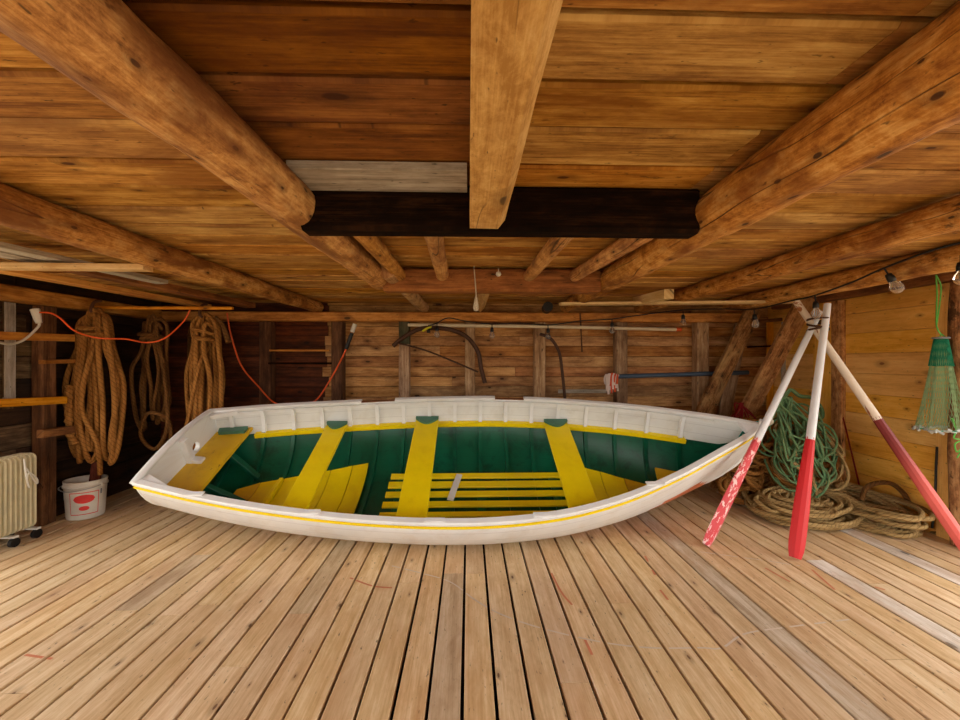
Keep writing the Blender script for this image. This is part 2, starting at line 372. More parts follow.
def tag(o, label, cat, group=None):
    o['label'] = label; o['category'] = cat
    if group: o['group'] = group
    return o
def struct(o, label=None):
    o['kind'] = 'structure'
    if label: o['label'] = label
    return o
def empty(name, loc, label, cat, group=None, rot=None):
    o = bpy.data.objects.new(name, None); C.objects.link(o); o.location = loc; o.empty_display_size = .1
    if rot: o.rotation_euler = rot
    return tag(o, label, cat, group)
def crom(pts, n=6, closed=False):
    pts = [Vector(p) for p in pts]; out = []; N = len(pts)
    rng = range(N if closed else N - 1)
    for i in rng:
        g = (lambda k: pts[k % N]) if closed else (lambda k: pts[min(max(k, 0), N - 1)])
        p0, p1, p2, p3 = g(i - 1), g(i), g(i + 1), g(i + 2)
        for j in range(n):
            t = j / n
            out.append(.5 * ((2 * p1) + (p2 - p0) * t + (2 * p0 - 5 * p1 + 4 * p2 - p3) * t * t + (3 * p1 - p0 - 3 * p2 + p3) * t ** 3))
    if not closed: out.append(pts[-1])
    return out
def interp(tab, s):
    xs = [a for a, b in tab]
    if s <= xs[0]: return tab[0][1]
    if s >= xs[-1]: return tab[-1][1]
    for i in range(len(tab) - 1):
        if xs[i] <= s <= xs[i + 1]:
            g = lambda k: tab[min(max(k, 0), len(tab) - 1)]
            x0, y0 = g(i); x1, y1 = g(i + 1)
            m0 = (y1 - g(i - 1)[1]) / (x1 - g(i - 1)[0] or 1); m1 = (g(i + 2)[1] - y0) / (g(i + 2)[0] - x0 or 1)
            if i == 0: m0 = (y1 - y0) / (x1 - x0)
            if i == len(tab) - 2: m1 = (y1 - y0) / (x1 - x0)
            t = (s - x0) / (x1 - x0); hh = x1 - x0
            return (2 * t ** 3 - 3 * t * t + 1) * y0 + (t ** 3 - 2 * t * t + t) * hh * m0 + (-2 * t ** 3 + 3 * t * t) * y1 + (t ** 3 - t * t) * hh * m1

# ------------------------------------------------------------------ room
XL, XR, YB, YF, ZC = -3.30, 3.36, 4.40, -1.6, 1.87
PW = .125
# floor of planks with gaps
mb = MB(); k0 = int(math.floor((XL + .02) / PW)); k1 = int(math.ceil((XR + .02) / PW))
fcuts = {-14: [(1.55, 2.05, 0), (2.05, 2.62, 1)], -1: [(-1.6, 2.35, 1)], 17: [(-1.6, 2.44, 2)], 11: [(-1.6, 4.4, 3)], 22: [(1.0, 2.9, 2)], -7: [(2.0, 2.8, 1)], 15: [(-1.6, 1.0, 0)]}
for k in range(k0, k1):
    xa = -.0225 + k * PW; xb = xa + PW
    g_ = R.choice([.011, .013, .014, .017]) ; xa += g_ / 2; xb -= R.choice([.011, .013, .015]) / 2
    xa = max(xa, XL); xb = min(xb, XR)
    if xb - xa < .02: continue
    segs = []
    cuts = sorted([R.uniform(YF, YB) for _ in range(R.choice([1, 1, 2]))])
    if k in fcuts:
        y = YF
        for (a, b, mt) in fcuts[k]:
            if a > y: segs.append((y, a, 0))
            segs.append((a, b, mt)); y = b
        if y < YB: segs.append((y, YB, 0))
    else:
        y = YF
        for c in cuts + [YB]:
            if c - y > .3: segs.append((y, c, 0)); y = c
        if y < YB: segs.append((y, YB, 0))
    for (a, b, mt) in segs:
        mb.box((xa, a + .0015, -.035), (xb, b - .0015, R.uniform(-.0015, 0)), 'y', mat=mt, chamf=.003)
floor = struct(mb.build('floor', ['floor', 'floorgrey', 'floorwhite', 'floorworn']), 'tan plank floor with dark gaps between the boards')
mb = MB()
for y in [YF + .3 + i * .6 for i in range(10)]: mb.box((XL, y, -.16), (XR, y + .08, -.036), 'x')
mb.box((XL, YF, -.2), (XR, YB, -.18), 'x')  # added dark sheet, stands in for the unlit void under the boards
mb.build('floor_joists', 'joist', floor)
# chalk curves and faded red strokes lying on the boards
def on_floor_stroke(name, pix, w, mat):
    pts = crom([P(a, b, Z=0) for a, b in pix], 14); m = MB()
    for i in range(len(pts) - 1):
        a, b = pts[i], pts[i + 1]
        fa = ((a.x + .0225) / PW) % 1; fb = ((b.x + .0225) / PW) % 1
        if min(fa, fb) < .06 or max(fa, fb) > .94 or abs(fa - fb) > .5: continue
        d = (b - a).normalized(); n = Vector((-d.y, d.x, 0)) * w / 2
        vs = [a - n, a + n, b + n, b - n]; vs = [Vector((v.x, v.y, .0012)) for v in vs]
        m.add(vs, [(0, 1, 2, 3)], [(v.x, v.y, 0) for v in vs])
    if m.v: m.build(name, mat, floor)
on_floor_stroke('chalk_mark', [(392, 566), (420, 573), (450, 582), (475, 600), (500, 614), (540, 628), (600, 642), (650, 648), (700, 648), (722, 648), (745, 634), (790, 627), (855, 619)], .009, 'chalk')
on_floor_stroke('chalk_mark', [(700, 552), (730, 556), (760, 560), (800, 566)], .008, 'chalk')
for q in ([(350, 578), (372, 586), (392, 588)], [(645, 556), (655, 575)], [(545, 560), (560, 590), (572, 605)], [(660, 590), (668, 600)], [(585, 640), (592, 655)],
          [(765, 568), (790, 582)], [(812, 570), (835, 590)], [(868, 585), (885, 590)], [(25, 655), (52, 659)], [(175, 487), (200, 492)]):
    on_floor_stroke('red_paint_mark', q, .012, 'redmark')

# ceiling planks
mb = MB(); y = YF; i = 0; CP = .182
edges = [];
edges = [4.42, 4.23, 4.06, 3.87, 3.70, 3.51, 3.33, 3.14, 2.96, 2.77, 2.585, 2.385, 2.195, 2.016, 1.865, 1.664, 1.459, 1.272, 1.064, .886, .709, .52, .33]
yy = .15
while yy > YF: edges.append(yy); yy -= CP * R.uniform(.93, 1.07)
edges.append(YF)
for i in range(len(edges) - 1):
    b, a = edges[i], edges[i + 1]
    # the bay between the left log and the centre beam is a redder run of boards, darkened to paint in its shade
    if b < 1.5: cuts = [(XL - .1, -.62, 0), (-.62, .03, 1), (.03, .8 if i % 3 else 1.0, 0), (.8 if i % 3 else 1.0, XR + .1, 0)]
    else:
        c = R.uniform(-2.2, 2.2); cuts = [(XL - .1, c, 0), (c, XR + .1, 0)]
    dz = R.uniform(0, .006)
    for (x0, x1, mt) in cuts:
        mb.box((x0 + .001, a + .007, ZC - .004 + dz), (x1 - .001, b - .007, ZC + .03 + dz), 'x', mat=mt, chamf=.007)
ceil = struct(mb.build('ceiling', ['ceil', 'ceildark']), 'low ceiling of wide brown boards')
mb = MB(); mb.box((XL - .1, YF, ZC + .05), (XR + .1, YB + .1, ZC + .07), 'x'); mb.build('ceiling_backing', 'joist', ceil)

# back wall planks
mb = MB(); z = -.03; BP = .111
while z < ZC + .05:
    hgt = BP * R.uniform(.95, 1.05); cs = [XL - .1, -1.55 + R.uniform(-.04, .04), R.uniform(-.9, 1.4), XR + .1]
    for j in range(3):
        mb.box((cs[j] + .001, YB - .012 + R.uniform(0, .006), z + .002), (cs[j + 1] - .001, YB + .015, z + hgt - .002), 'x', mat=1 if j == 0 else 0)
    z += hgt
mb.box((XL - .1, YB + .016, -.03), (XR + .1, YB + .03, ZC + .05), 'x', mat=2)
struct(mb.build('wall_back', ['back', 'backdark', 'leftdark']), 'back wall of narrow brown horizontal boards')
# left wall
mb = MB(); z = -.03
while z < ZC + .05:
    hgt = .165 * R.uniform(.9, 1.1)
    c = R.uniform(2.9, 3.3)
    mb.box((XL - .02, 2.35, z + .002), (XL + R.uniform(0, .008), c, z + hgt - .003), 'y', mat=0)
    mb.box((XL - .02, c, z + .002), (XL + R.uniform(0, .008), YB, z + hgt - .003), 'y', mat=1)  # far boards take darker wood, painting in the shade of the back corner
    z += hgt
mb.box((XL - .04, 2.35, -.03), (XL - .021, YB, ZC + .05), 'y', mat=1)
struct(mb.build('wall_left', ['left', 'leftdark']), 'left wall of dark weathered boards')
# right wall: smooth fresh pine boards
mb = MB(); z = 1.825 - .172 * 11
while z < ZC + .05:
    mb.box((XR - R.uniform(0, .003), 2.3, z + .0015), (XR + .02, YB, z + .1705), 'y', mat=0, chamf=.002)
    z += .172
mb.box((XR + .021, 2.3, -.1), (XR + .04, YB, ZC + .05), 'y', mat=0)
struct(mb.build('wall_right', ['right']), 'right wall of smooth honey-coloured pine boards')
# unseen front wall parts, added to narrow the doorway and cut its daylight
for (nm, a, b) in (('wall_front_left', XL, -1.3), ('wall_front_right', 1.3, XR)):
    mb = MB(); mb.box((a, YF - .03, -.03), (b, YF, ZC + .05), 'z'); struct(mb.build(nm, ['left']))

# ------------------------------------------------------------------ logs and beams
def log(name, p0, p1, r0, r1, mat, label, cat='log', wob=.09, group=None, bend=.012, n=26, capmat='endgrain'):
    p0 = Vector(p0); p1 = Vector(p1); L = (p1 - p0).length; N = max(6, int(L / .05)); sd = R.uniform(0, 90)
    pts = []
    for i in range(N + 1):
        t = i / N; p = p0.lerp(p1, t)
        p.x += bend * mn.noise(Vector((t * L * .9 + sd, 0, 0))); p.z += bend * .5 * mn.noise(Vector((t * L * .9 + sd, 7, 0)))
        pts.append(p)
    m = MB(); m.tube(pts, lambda i, t: r0 + (r1 - r0) * t, n, wob=wob, rad_gc=(r0 + r1) / 2, capmat=1)
    return tag(m.build(name, [mat, capmat]), label, cat, group)
TOP = 1.855
log('ceiling_log', (-.66, -.9, 1.79), (-.60, 2.72, 1.80), .082, .075, 'log', 'thick peeled log joist left of the pale centre beam', bend=.02)
log('ceiling_log', (-.50, 2.45, 1.80), (-.47, 4.25, 1.808), .052, .055, 'loggrey', 'thin grey log butted beyond the thick left joist')
log('ceiling_log', (.79, -.9, 1.755), (1.03, 4.25, 1.81), .108, .060, 'log', 'thickest log joist, right of the blackened header', bend=.02)
log('ceiling_log', (-1.67, -.5, 1.785), (-1.60, 4.3, 1.81), .08, .058, 'log', 'smooth orange log joist at far left of the ceiling')
log('ceiling_log', (1.80, -.5, 1.79), (1.86, 4.3, 1.812), .07, .056, 'log', 'log joist to the right of the thickest joist')
log('ceiling_log', (2.58, -.5, 1.79), (2.62, 3.95, 1.80), .075, .068, 'log', 'outermost right log joist beside the pine wall')
# short poles between the two headers
for (x0, x1, lab) in ((-.47, -.45, 'short pole nearest the left log, between the two headers'), (-.15, -.175, 'short notched pole left of the hatch middle'),
                      (.44, .40, 'short pole right of the hatch middle'), (.80, .70, 'short pole tucked beside the thick right log')):
    log('hatch_pole', (x0, 1.5, 1.815), (x1, 2.74, 1.81), .044, .04, 'log', lab, 'pole', bend=.008, n=16)
mb = MB(); mb.tube([(-.1, 2.9, 1.80), (.11, 4.28, 1.80)] if 0 else [(.13, 2.72, 1.80), (.12, 4.28, 1.80)], .05, 4, rad_gc=.05, smooth=False)
tag(mb.build('squared_pole', 'beam'), 'squared pale pole running back from the second header', 'pole')
mb = MB(); mb.tube([(.84, 3.7, 1.755), (.86, 4.2, 1.755)] if 0 else [(.86, 4.1, 1.80), (.86, 4.3, 1.80)], .05, 20)
# the pale centre beam with its chamfered right edge
def beam(name, a, b, axis, mat, label, wob=.004, chamf=.012, cat='beam'):
    m = MB(); m.box(a, b, axis, wob=wob, chamf=chamf); return tag(m.build(name, mat), label, cat)
mb = MB(); zb, zt = 1.712, 1.862; N = 14; prof = [(.004, zb), (.105, zb), (.128, zb + .03), (.128, zt), (.004, zt)]
vs, gs, fs = [], [], []
for i in range(N + 1):
    y = -.9 + (1.405 + .9) * i / N
    for k, (px_, pz_) in enumerate(prof):
        w_ = .004 * mn.noise(Vector((y * 3, k * 2.3, 1)))
        vs.append((px_ + w_, y, pz_ + w_ * .6)); gs.append((y + 3.3, px_ + pz_, .4))
for i in range(N):
    for k in range(5): fs.append((i * 5 + k, i * 5 + (k + 1) % 5, (i + 1) * 5 + (k + 1) % 5, (i + 1) * 5 + k))
fs += [(4, 3, 2, 1, 0), tuple(N * 5 + k for k in range(5))]
mb.add(vs, fs, gs, .5)
tag(mb.build('centre_beam', 'beam'), 'pale hewn beam running overhead from the camera to the black header', 'beam')
beam('header_beam', (-.585, 1.41, 1.708), (.83, 1.50, 1.868), 'x', 'char', 'blackened cross header at the end of the pale centre beam', .005)
beam('header_beam', (-.56, 2.64, 1.705), (.88, 2.76, 1.855), 'x', 'brownbeam', 'second brown cross header beyond the black one', .004)
beam('wall_plate', (-3.25, 4.2, 1.656), (2.95, 4.33, 1.752), 'x', 'plate', 'long orange plate beam on top of the back wall posts', .003, .008)
beam('header_board', (-.56, 1.245, 1.838), (-.005, 1.408, 1.866), 'x', 'greywood', 'pale grey board under the ceiling ahead of the black header', .002, .003, 'board')
beam('wall_plate', (-3.29, .3, 1.665), (-3.14, 4.19, 1.765), 'y', 'plate', 'orange plate beam along the top of the left wall', .003, .01)
beam('wall_plate', (3.24, .3, 1.79), (3.355, 4.19, 1.865), 'y', 'brownbeam', 'brown plate beam along the top of the pine wall', .003, .01)

# back wall studs
studs = [(265, 11, 'postdark', 'dark reddish stud, leftmost on the back wall'), (337, 11, 'postdark', 'dark split stud behind the left orange cord end'), (404, 10, 'post', 'grey stud with a mossy green top near the pipe end'),
         (470, 10, 'post', 'grey stud behind the curved brown hose'), (540, 11, 'post', 'grey stud left of the arched hose on the back wall'), (622, 11, 'post', 'grey stud crossed by the blue pole beside the rag'), (703, 12, 'post', 'rightmost grey stud crossed by the blue pole')]
for (px, w, mt, lab) in studs:
    a = P(px, 400, Y=4.27).x; hw = w / 400 * 4.27 / 2
    m = MB(); top = 1.655
    if px == 404:
        m.box((a - hw, 4.26, 1.42), (a + hw, 4.383, top), 'z', wob=.003, mat=1); m.box((a - hw, 4.26, 0), (a + hw, 4.383, 1.419), 'z', wob=.004, mat=0)
    else:
        m.box((a - hw, 4.26, 0), (a + hw, 4.383, top), 'z', wob=.005, mat=0, chamf=.008)
    tag(m.build('wall_stud', [mt, 'postgreen']), lab, 'post', 'studs of the back wall')
# dark ledges between the two left studs
for (z0, z1, mt, lab, xa, xb) in ((1.34, 1.36, 'orangewood', 'thin pale stick across two dark studs', 272, 331), (1.205, 1.225, 'char', 'black stick below the pale stick on the back wall', 271, 333)):
    m = MB(); m.box((P(xa, 360, Y=4.3).x, 4.24, z0), (P(xb, 360, Y=4.3).x, 4.259, z1), 'x'); tag(m.build('wall_batten', mt), lab, 'batten')
m = MB(); m.box((P(560, 360, Y=4.3).x, 4.375, .885), (P(616, 360, Y=4.3).x, 4.389, .925), 'x'); tag(m.build('wall_batten', 'greywood'), 'grey batten low on the back wall beside the arched hose', 'batten')
m = MB(); m.bar((P(742, 320, Y=4.33)), (2.70, 4.33, .004), .14, .03, (0, 1, 0)); tag(m.build('leaning_board', 'post'), 'grey-brown board tilted against the back wall right of the last stud', 'board')
# left wall posts
for (px, x0, w, mt, lab) in ((50, -3.28, .11, 'postdark', 'dark rough post on the left wall behind the radiator'), (20, -3.27, .07, 'greywood', 'whitewashed short board on the left wall')):
    y = P(px, 400, X=-3.2).y
    zz0 = 0 if px == 50 else 0.92
    m = MB(); m.box((-3.285, y - w * .5, zz0), (-3.20 if px == 50 else -3.262, y + w * .5, 1.66), 'z', wob=.006, chamf=.008)
    tag(m.build('wall_post', mt), lab, 'post')
m = MB(); y = P(9, 400, X=-3.27).y; m.box((-3.285, y - .03, .9), (-3.268, y + .03, 1.66), 'z'); tag(m.build('wall_board', 'left'), 'brown upright board left of the whitewashed one', 'board')
for (pa, pb, th, mt, lab, x) in (((-20, 335), (72, 338), .055, 'orangewood', 'upper orange batten nailed on the left wall posts', -3.17), ((-20, 404), (64, 400), .055, 'orangewood', 'lower orange batten nailed on the left wall posts', -3.17),
                              ((42, 362), (78, 361), .03, 'brownbeam', 'short splintered stick beside the dark left post', -3.15), ((40, 434), (82, 428), .06, 'brownbeam', 'rough block nailed low on the dark left post', -3.15)):
    a = P(pa[0], pa[1], X=x); b = P(pb[0], pb[1], X=x)
    m = MB(); m.bar(a, b, .05, th); tag(m.build('wall_batten', mt), lab, 'batten')
# right wall posts
y0 = P(840, 400, X=3.3).y; y1 = P(815, 400, X=3.3).y
m = MB(); m.box((3.31, y0, 0), (3.355, y0 + .10, 1.785), 'z', mat=0, wob=.002); m.box((3.325, y0 + .101, 0), (3.355, y1 + .05, 1.785), 'z', mat=1, wob=.002)
tag(m.build('wall_post', ['log', 'right']), 'upright two-board post behind the lashed oars', 'post')
ya = P(948, 400, X=3.3).y; yb = P(935, 400, X=3.32).y
m = MB(); m.box((3.325, ya + .0, 0), (3.355, yb, 1.785), 'z'); tag(m.build('wall_board', 'right'), 'smooth upright pine board beside the bark post', 'board')
m = MB(); yc = P(953, 400, X=3.28).y - .03
m.tube([(3.29 + .01 * math.sin(i), yc, 1.785 * i / 14) for i in range(15)], .047, 18, wob=.25, rad_gc=.05)
tag(m.build('bark_post', ['bark']), 'upright log post with peeling bark at the right edge', 'post')

# leaning timbers and frame in the right back corner
def lean(name, p0, p1, w, t, mt, lab, up=(0, -1, .2)):
    m = MB(); m.bar(p0, p1, w, t, up); return tag(m.build(name, mt), lab, 'timber')
lean('leaning_timber', (2.36, 3.86, 0.01), (3.12, 3.6, 1.83), .15, .05, 'bark', 'old flaking timber leaning behind the oars')
lean('leaning_timber', (2.12, 4.12, 0.01), (2.93, 4.02, 1.78), .15, .05, 'bark', 'dark timber with pale patches leaning behind the flaking one')
for (pa, pb, w, mt, lab, Yq) in (((770, 322), (770, 400), .07, 'orangewood', 'orange upright board in the right back corner', 4.3), ((785, 322), (784, 372), .07, 'greywood', 'grey upright board in the right back corner', 4.15),):
    a = P(*pa, Y=Yq); b = P(*pb, Y=Yq); b.z = 0.002; m = MB(); m.bar(a, b, w, .02, (0, 1, 0)); tag(m.build('corner_board', mt), lab, 'board')
for (pa, pb, t, mt, lab, Yq) in (((752, 322), (800, 318), .035, 'brownbeam', 'brown cross stick high in the right corner', 4.2), ((748, 347), (796, 345), .018, 'char', 'thin dark cross stick at mid height in the right corner', 4.2)):
    a = P(*pa, Y=Yq); b = P(*pb, Y=Yq); m = MB(); m.bar(a, b, .03, t); tag(m.build('cross_stick', mt), lab, 'stick')

# boards stored under the ceiling
def bd(pts, w, t, mt, lab, name='stored_board', up=(0, 0, 1)):
    m = MB(); m.bar(pts[0], pts[1], w, t, up); return tag(m.build(name, mt), lab, 'board')
bd(((-3.12, 2.16, 1.742), (-1.60, 2.20, 1.735) if 0 else (-1.72, 2.2, 1.745)), .07, .03, 'palewood', 'pale stick carrying the stored boards at left', 'rack_stick')
bd(((-2.42, 1.2, 1.795), (-2.34, 2.3, 1.79)), .13, .028, 'greywood', 'silver grey board stored under the ceiling at far left')
bd(((-2.62, 1.2, 1.79), (-2.56, 2.33, 1.785)), .10, .022, 'palewood', 'light board left of the silver grey stored board')
bd(((-2.84, 1.4, 1.785), (-2.64, 4.1, 1.79)), .12, .035, 'orangewood', 'long orange board stored above the rope pole')
bd(((-2.22, 1.9, 1.788), (-2.12, 2.83, 1.79)), .09, .028, 'greywood', 'grey weathered board end beside the left log')
bd(((-2.36, 2.45, 1.80), (-2.2, 4.1, 1.80)), .11, .05, 'brownbeam', 'brown beam stored beside the left log')
bd((P(560, 304, Y=3.42), P(793, 302, Y=3.42)), .09, .022, 'palewood', 'long pale plank under the right log joists', 'hanging_plank')
bd((P(645, 301, Y=3.2), P(672, 294, Y=3.0)), .11, .05, 'palewood', 'short pale block lying above the long pale plank', 'wood_block') if 0 else None
m = MB(); m.bar(P(637, 301.5, Y=3.55), P(669, 294, Y=3.05), .08, .075); tag(m.build('wood_block', 'palewood'), 'pale wood block between two right log joists', 'block')
# stove pipe stub
m = MB(); _a = P(548, 306.5, Y=4.0); m.tube([_a, (_a.x + .02, 4.19, _a.z)], .05, 22, mat=0, caps=True)
tag(m.build('pipe_stub', ['black']), 'round black pipe end above the plate beam', 'pipe')

# rope pole at left
m = MB(); m.tube([(-3.12, 3.42, 1.685), (-1.98, 3.42, 1.685)], .014, 8, rad_gc=.014); tag(m.build('rope_pole', 'orangewood'), 'thin orange pole from which the left ropes hang', 'pole')
# pale pipe and pole on the back wall
m = MB(); m.tube([P(408, 325, Y=4.2), P(540, 326.5, Y=4.2), P(676, 329.5, Y=4.2)], .018, 12)
m2 = m.build('wall_pipe', 'pipe'); tag(m2, 'long pale pipe slung along the back wall studs', 'pipe')
m = MB(); m.tube([P(676, 329.5, Y=4.2), P(681, 329.6, Y=4.2)], .02, 12); m.build('end_cap', 'orangecord', m2)['label'] = 'orange end cap'
m = MB(); m.tube([P(616, 376.5, Y=4.2), P(700, 374, Y=4.2), P(748, 372.5, Y=4.2)], .023, 10); tag(m.build('wall_pole', 'bluepole'), 'blue-grey pole slung across the right studs', 'pole')
def px_tube(name, pix, Y, r, mat, lab, cat, sub=8, n=8, **k):
    m = MB(); m.tube(crom([P(p[0], p[1], Y=(p[2] if len(p) > 2 else Y)) for p in pix], sub), r, n, **k)
    return tag(m.build(name, mat), lab, cat)
px_tube('brown_hose', [(393, 346), (404, 337), (420, 329), (438, 328), (455, 331), (468, 338), (478, 352), (481, 368), (485, 383)], 4.18, .022, 'hose', 'curved brown hose arched across the mossy stud', 'hose')
px_tube('thin_stick', [(398, 343), (430, 352), (478, 372)], 4.16, .009, 'hose', 'thin brown stick slanting below the curved hose', 'stick')
px_tube('brown_hose', [(540, 334), (551, 339), (559, 352), (562, 370), (565, 399)], 4.22, .016, 'hose', 'brown hose arching down right of the middle stud', 'hose')
px_tube('hanging_chain', [(580, 313), (581, 330), (582, 352)], 4.2, .008, 'iron', 'rusty chain hanging from the plate beam', 'chain', wob=.6)
# rag
m = MB()
for k in range(13):
    xx = 605 + k * 1.05; lo = 384 + (k * 7) % 11
    m.tube(crom([P(xx + 1, 373 + abs(k - 6) * .3, Y=4.15), P(xx - .6 + (k % 3) * .7, 379, Y=4.14 - .012 * (k % 2)), P(xx + .4, lo, Y=4.15 - .012 * (k % 3))], 4), .011, 6, mat=1 if k in (5, 6, 9, 11) else 0, wob=.5)
tag(m.build('hanging_rag', ['rag', 'ragred']), 'white and orange rag hung on the end of the blue pole', 'rag')
# cords below second header
hc = px_tube('pull_cord', [(474, 266, 2.60), (474.6, 275, 2.60), (476, 292, 2.62), (476, 300, 2.62)], 2.6, .004, 'whiterope', 'white pull cord with a tassel hanging from the second header', 'cord')
m = MB(); a = P(476, 296, Y=2.62); m.lathe([(.004, .0), (.01, -.02), (.02, -.075), (.014, -.095), (.0, -.1)], 10, origin=a); m.build('tassel', 'whiterope', hc)
hc = px_tube('ceiling_hook', [(498.5, 268, 2.6), (498.5, 272, 2.6)], 2.6, .004, 'whiterope', 'small white socket fixed on the second header', 'socket')
m = MB(); a = P(498.5, 271, Y=2.6); m.lathe([(.0, 0), (.014, -.008), (.018, -.022), (.010, -.034), (0, -.036)], 12, origin=a); m.build('socket_cup', 'whiteplastic', hc)
px_tube('green_strap', [(455, 141, 1.38), (462, 146, 1.36), (468, 148, 1.37), (463, 153, 1.37), (457, 147, 1.37)], 1.37, .004, 'nettop', 'small green strap loop beside the centre beam', 'strap')

# ------------------------------------------------------------------ orange cords and plug
px_tube('orange_cord', [(40, 312.5, 3.0), (50, 313, 3.0), (60, 318, 3.05), (75, 331, 3.1), (98, 338, 3.1), (125, 339, 3.2), (147, 342.5, 3.3), (165, 338, 3.3), (183, 322, 3.38), (190, 310, 3.40)], 3, .006, 'orangecord', 'orange extension cord looping over the left hanging ropes', 'cord')
oc = px_tube('orange_cord', [(227, 313, 4.1), (231, 335, 4.1), (241, 365, 4.1), (258, 386, 4.1), (275, 403, 4.1), (295, 405, 4.1), (315, 401, 4.1), (330, 380, 4.1), (341, 360, 4.1), (346, 349, 4.1)], 4, .008, 'orangecord', 'orange cord drooping along the dark part of the back wall', 'cord')
m = MB(); m.tube([P(346, 349, Y=4.1), P(352, 333, Y=4.1)], .02, 10); m.build('cable_socket', 'black', oc)
m = MB(); m.tube([P(352, 332, Y=4.1), P(355, 324, Y=4.1)], .022, 10); m.build('cable_plug', 'whiteplastic', oc)['label'] = 'white plug'
wc = px_tube('white_cable', [(-12, 338, 2.5), (0, 342.5, 2.6), (12, 344, 2.8), (25, 339, 2.9), (38, 327, 3.0), (39, 322, 3.0)], 2.8, .008, 'whiteplastic', 'white cable drooping across the upper left batten', 'cable')
m = MB(); m.tube([P(39, 323, Y=3.0), P(37.5, 318, Y=3.0), P(35, 309.5, Y=3.0)], lambda i, t: .018 + .01 * t, 10); m.build('cable_plug', 'whiteplastic', wc)

# ------------------------------------------------------------------ string of bulbs
wire = [(975, 239, 1.93), (930, 251, 2.07), (884, 268, 2.30), (850, 283, 2.5), (813, 296, 2.78), (790, 301, 3.0), (755, 309, 3.5), (720, 309, 3.8), (683, 310, 4.05), (640, 315, 4.12), (612, 319, 4.14), (580, 321, 4.14), (548, 325, 4.14), (520, 323, 4.14), (492, 324, 4.14), (465, 321, 4.14), (448, 318, 4.14), (437, 323, 4.14), (428, 326, 4.14)]
WP = [P(a, b, Y=c) for a, b, c in wire]
sl = empty('string_light', (WP[9].x, WP[9].y, WP[9].z), 'black string light wire with clear bulbs strung along the right joist and back wall', 'string light')
m = MB(); m.tube(crom(WP, 8), .006, 6); m.build('wire', 'black', sl)
def bulb(top, d, k=1, glass=True):
    top = Vector(top); d = Vector(d).normalized(); z = -d; x = Vector((0, 1, 0)).cross(z).normalized(); y = z.cross(x); rot = Matrix((x, y, z)).transposed()
    m = MB(); m.tube([top, top + d * .045 * k], .005, 6); m.lathe([(.0, -.04 * k), (.016 * k, -.045 * k), (.021 * k, -.07 * k), (.021 * k, -.095 * k), (.0, -.096 * k)], 14, origin=top, rot=rot)
    so = m.build('bulb_socket', 'black', sl)
    if glass:
        m = MB(); m.lathe([(.013 * k, -.095 * k), (.018 * k, -.105 * k), (.03 * k, -.125 * k), (.034 * k, -.145 * k), (.028 * k, -.165 * k), (.014 * k, -.177 * k), (0, -.18 * k)], 18, origin=top, rot=rot); m.build('glass_bulb', 'glass', so)
        m = MB()
        for q in range(4):
            c_, s_ = math.cos(q * PI / 2) * .008 * k, math.sin(q * PI / 2) * .008 * k
            m.tube([top + rot @ Vector((c_ * .5, s_ * .5, -.1 * k)), top + rot @ Vector((c_, s_, -.15 * k))], .0015, 5)
        m.build('filament', 'filament', so)
bulb(P(884, 268, Y=2.30), (.55, -.1, -1), .95); bulb(P(961, 255, Y=1.98), (0, 0, -1), .85); bulb(P(815, 296, Y=2.76), (.0, -.1, -1), .9)
bulb(P(754, 310, Y=3.5), (.1, 0, -1), .9, True)
for (a, b, Yq, gl) in ((683, 311, 4.05, 1), (612, 319, 4.14, 1), (548, 325, 4.14, 1), (492, 324, 4.14, 1), (437, 323, 4.14, 1), (428.5, 325, 4.14, 0)): bulb(P(a, b, Y=Yq), (0, -.05, -1), .85, gl)
px_tube('yellow_tape', [(423, 331, 4.1), (427, 328.5, 4.08), (431, 327, 4.1)], 4.1, .02, 'yellowtape', 'yellow tape wrap on the pale pipe end', 'tape', flat=.5)

# ------------------------------------------------------------------ boat (local: x along, y across, z up; rotated about x)
HEEL = math.radians(25.5)
X0, X1 = -2.13, 2.18
def S_(x): return (x - X0) / (X1 - X0)
TB = [(0, .42), (.1, .525), (.2, .605), (.35, .69), (.5, .72), (.62, .68), (.72, .58), (.82, .42), (.9, .255), (.96, .125), (1, .02)]
TS = [(0, .06), (.12, .035), (.25, .012), (.45, 0), (.6, .01), (.72, .042), (.82, .092), (.9, .135), (1, .18)]
TK = [(0, -.37), (.1, -.44), (.22, -.50), (.4, -.528), (.55, -.53), (.7, -.525), (.8, -.50), (.88, -.44), (.94, -.33), (.98, -.17), (1, -.02)]
TN = [(0, 2.1), (.3, 2.16), (.55, 2.16), (.75, 2.0), (.9, 1.7), (1, 1.5)]
def sec(x, inset=0):
    s = S_(x); b = interp(TB, s) - inset; sh = interp(TS, s); D = sh - interp(TK, s) - inset
    return max(b, .004), sh, max(D, .01), interp(TN, s)
def half(x, d, inset=0):
    b, sh, D, n = sec(x, inset); q = min(max(d / D, 0), 1)
    return b * (1 - q ** n) ** (1 / n)
def zin(x, y, inset=.02):
    b, sh, D, n = sec(x, inset); q = min(abs(y) / b, .999)
    return sh - D * (1 - q ** n) ** (1 / n)
DR = .215
xs = [X0 + (X1 - X0) * (i / 90) for i in range(91)]
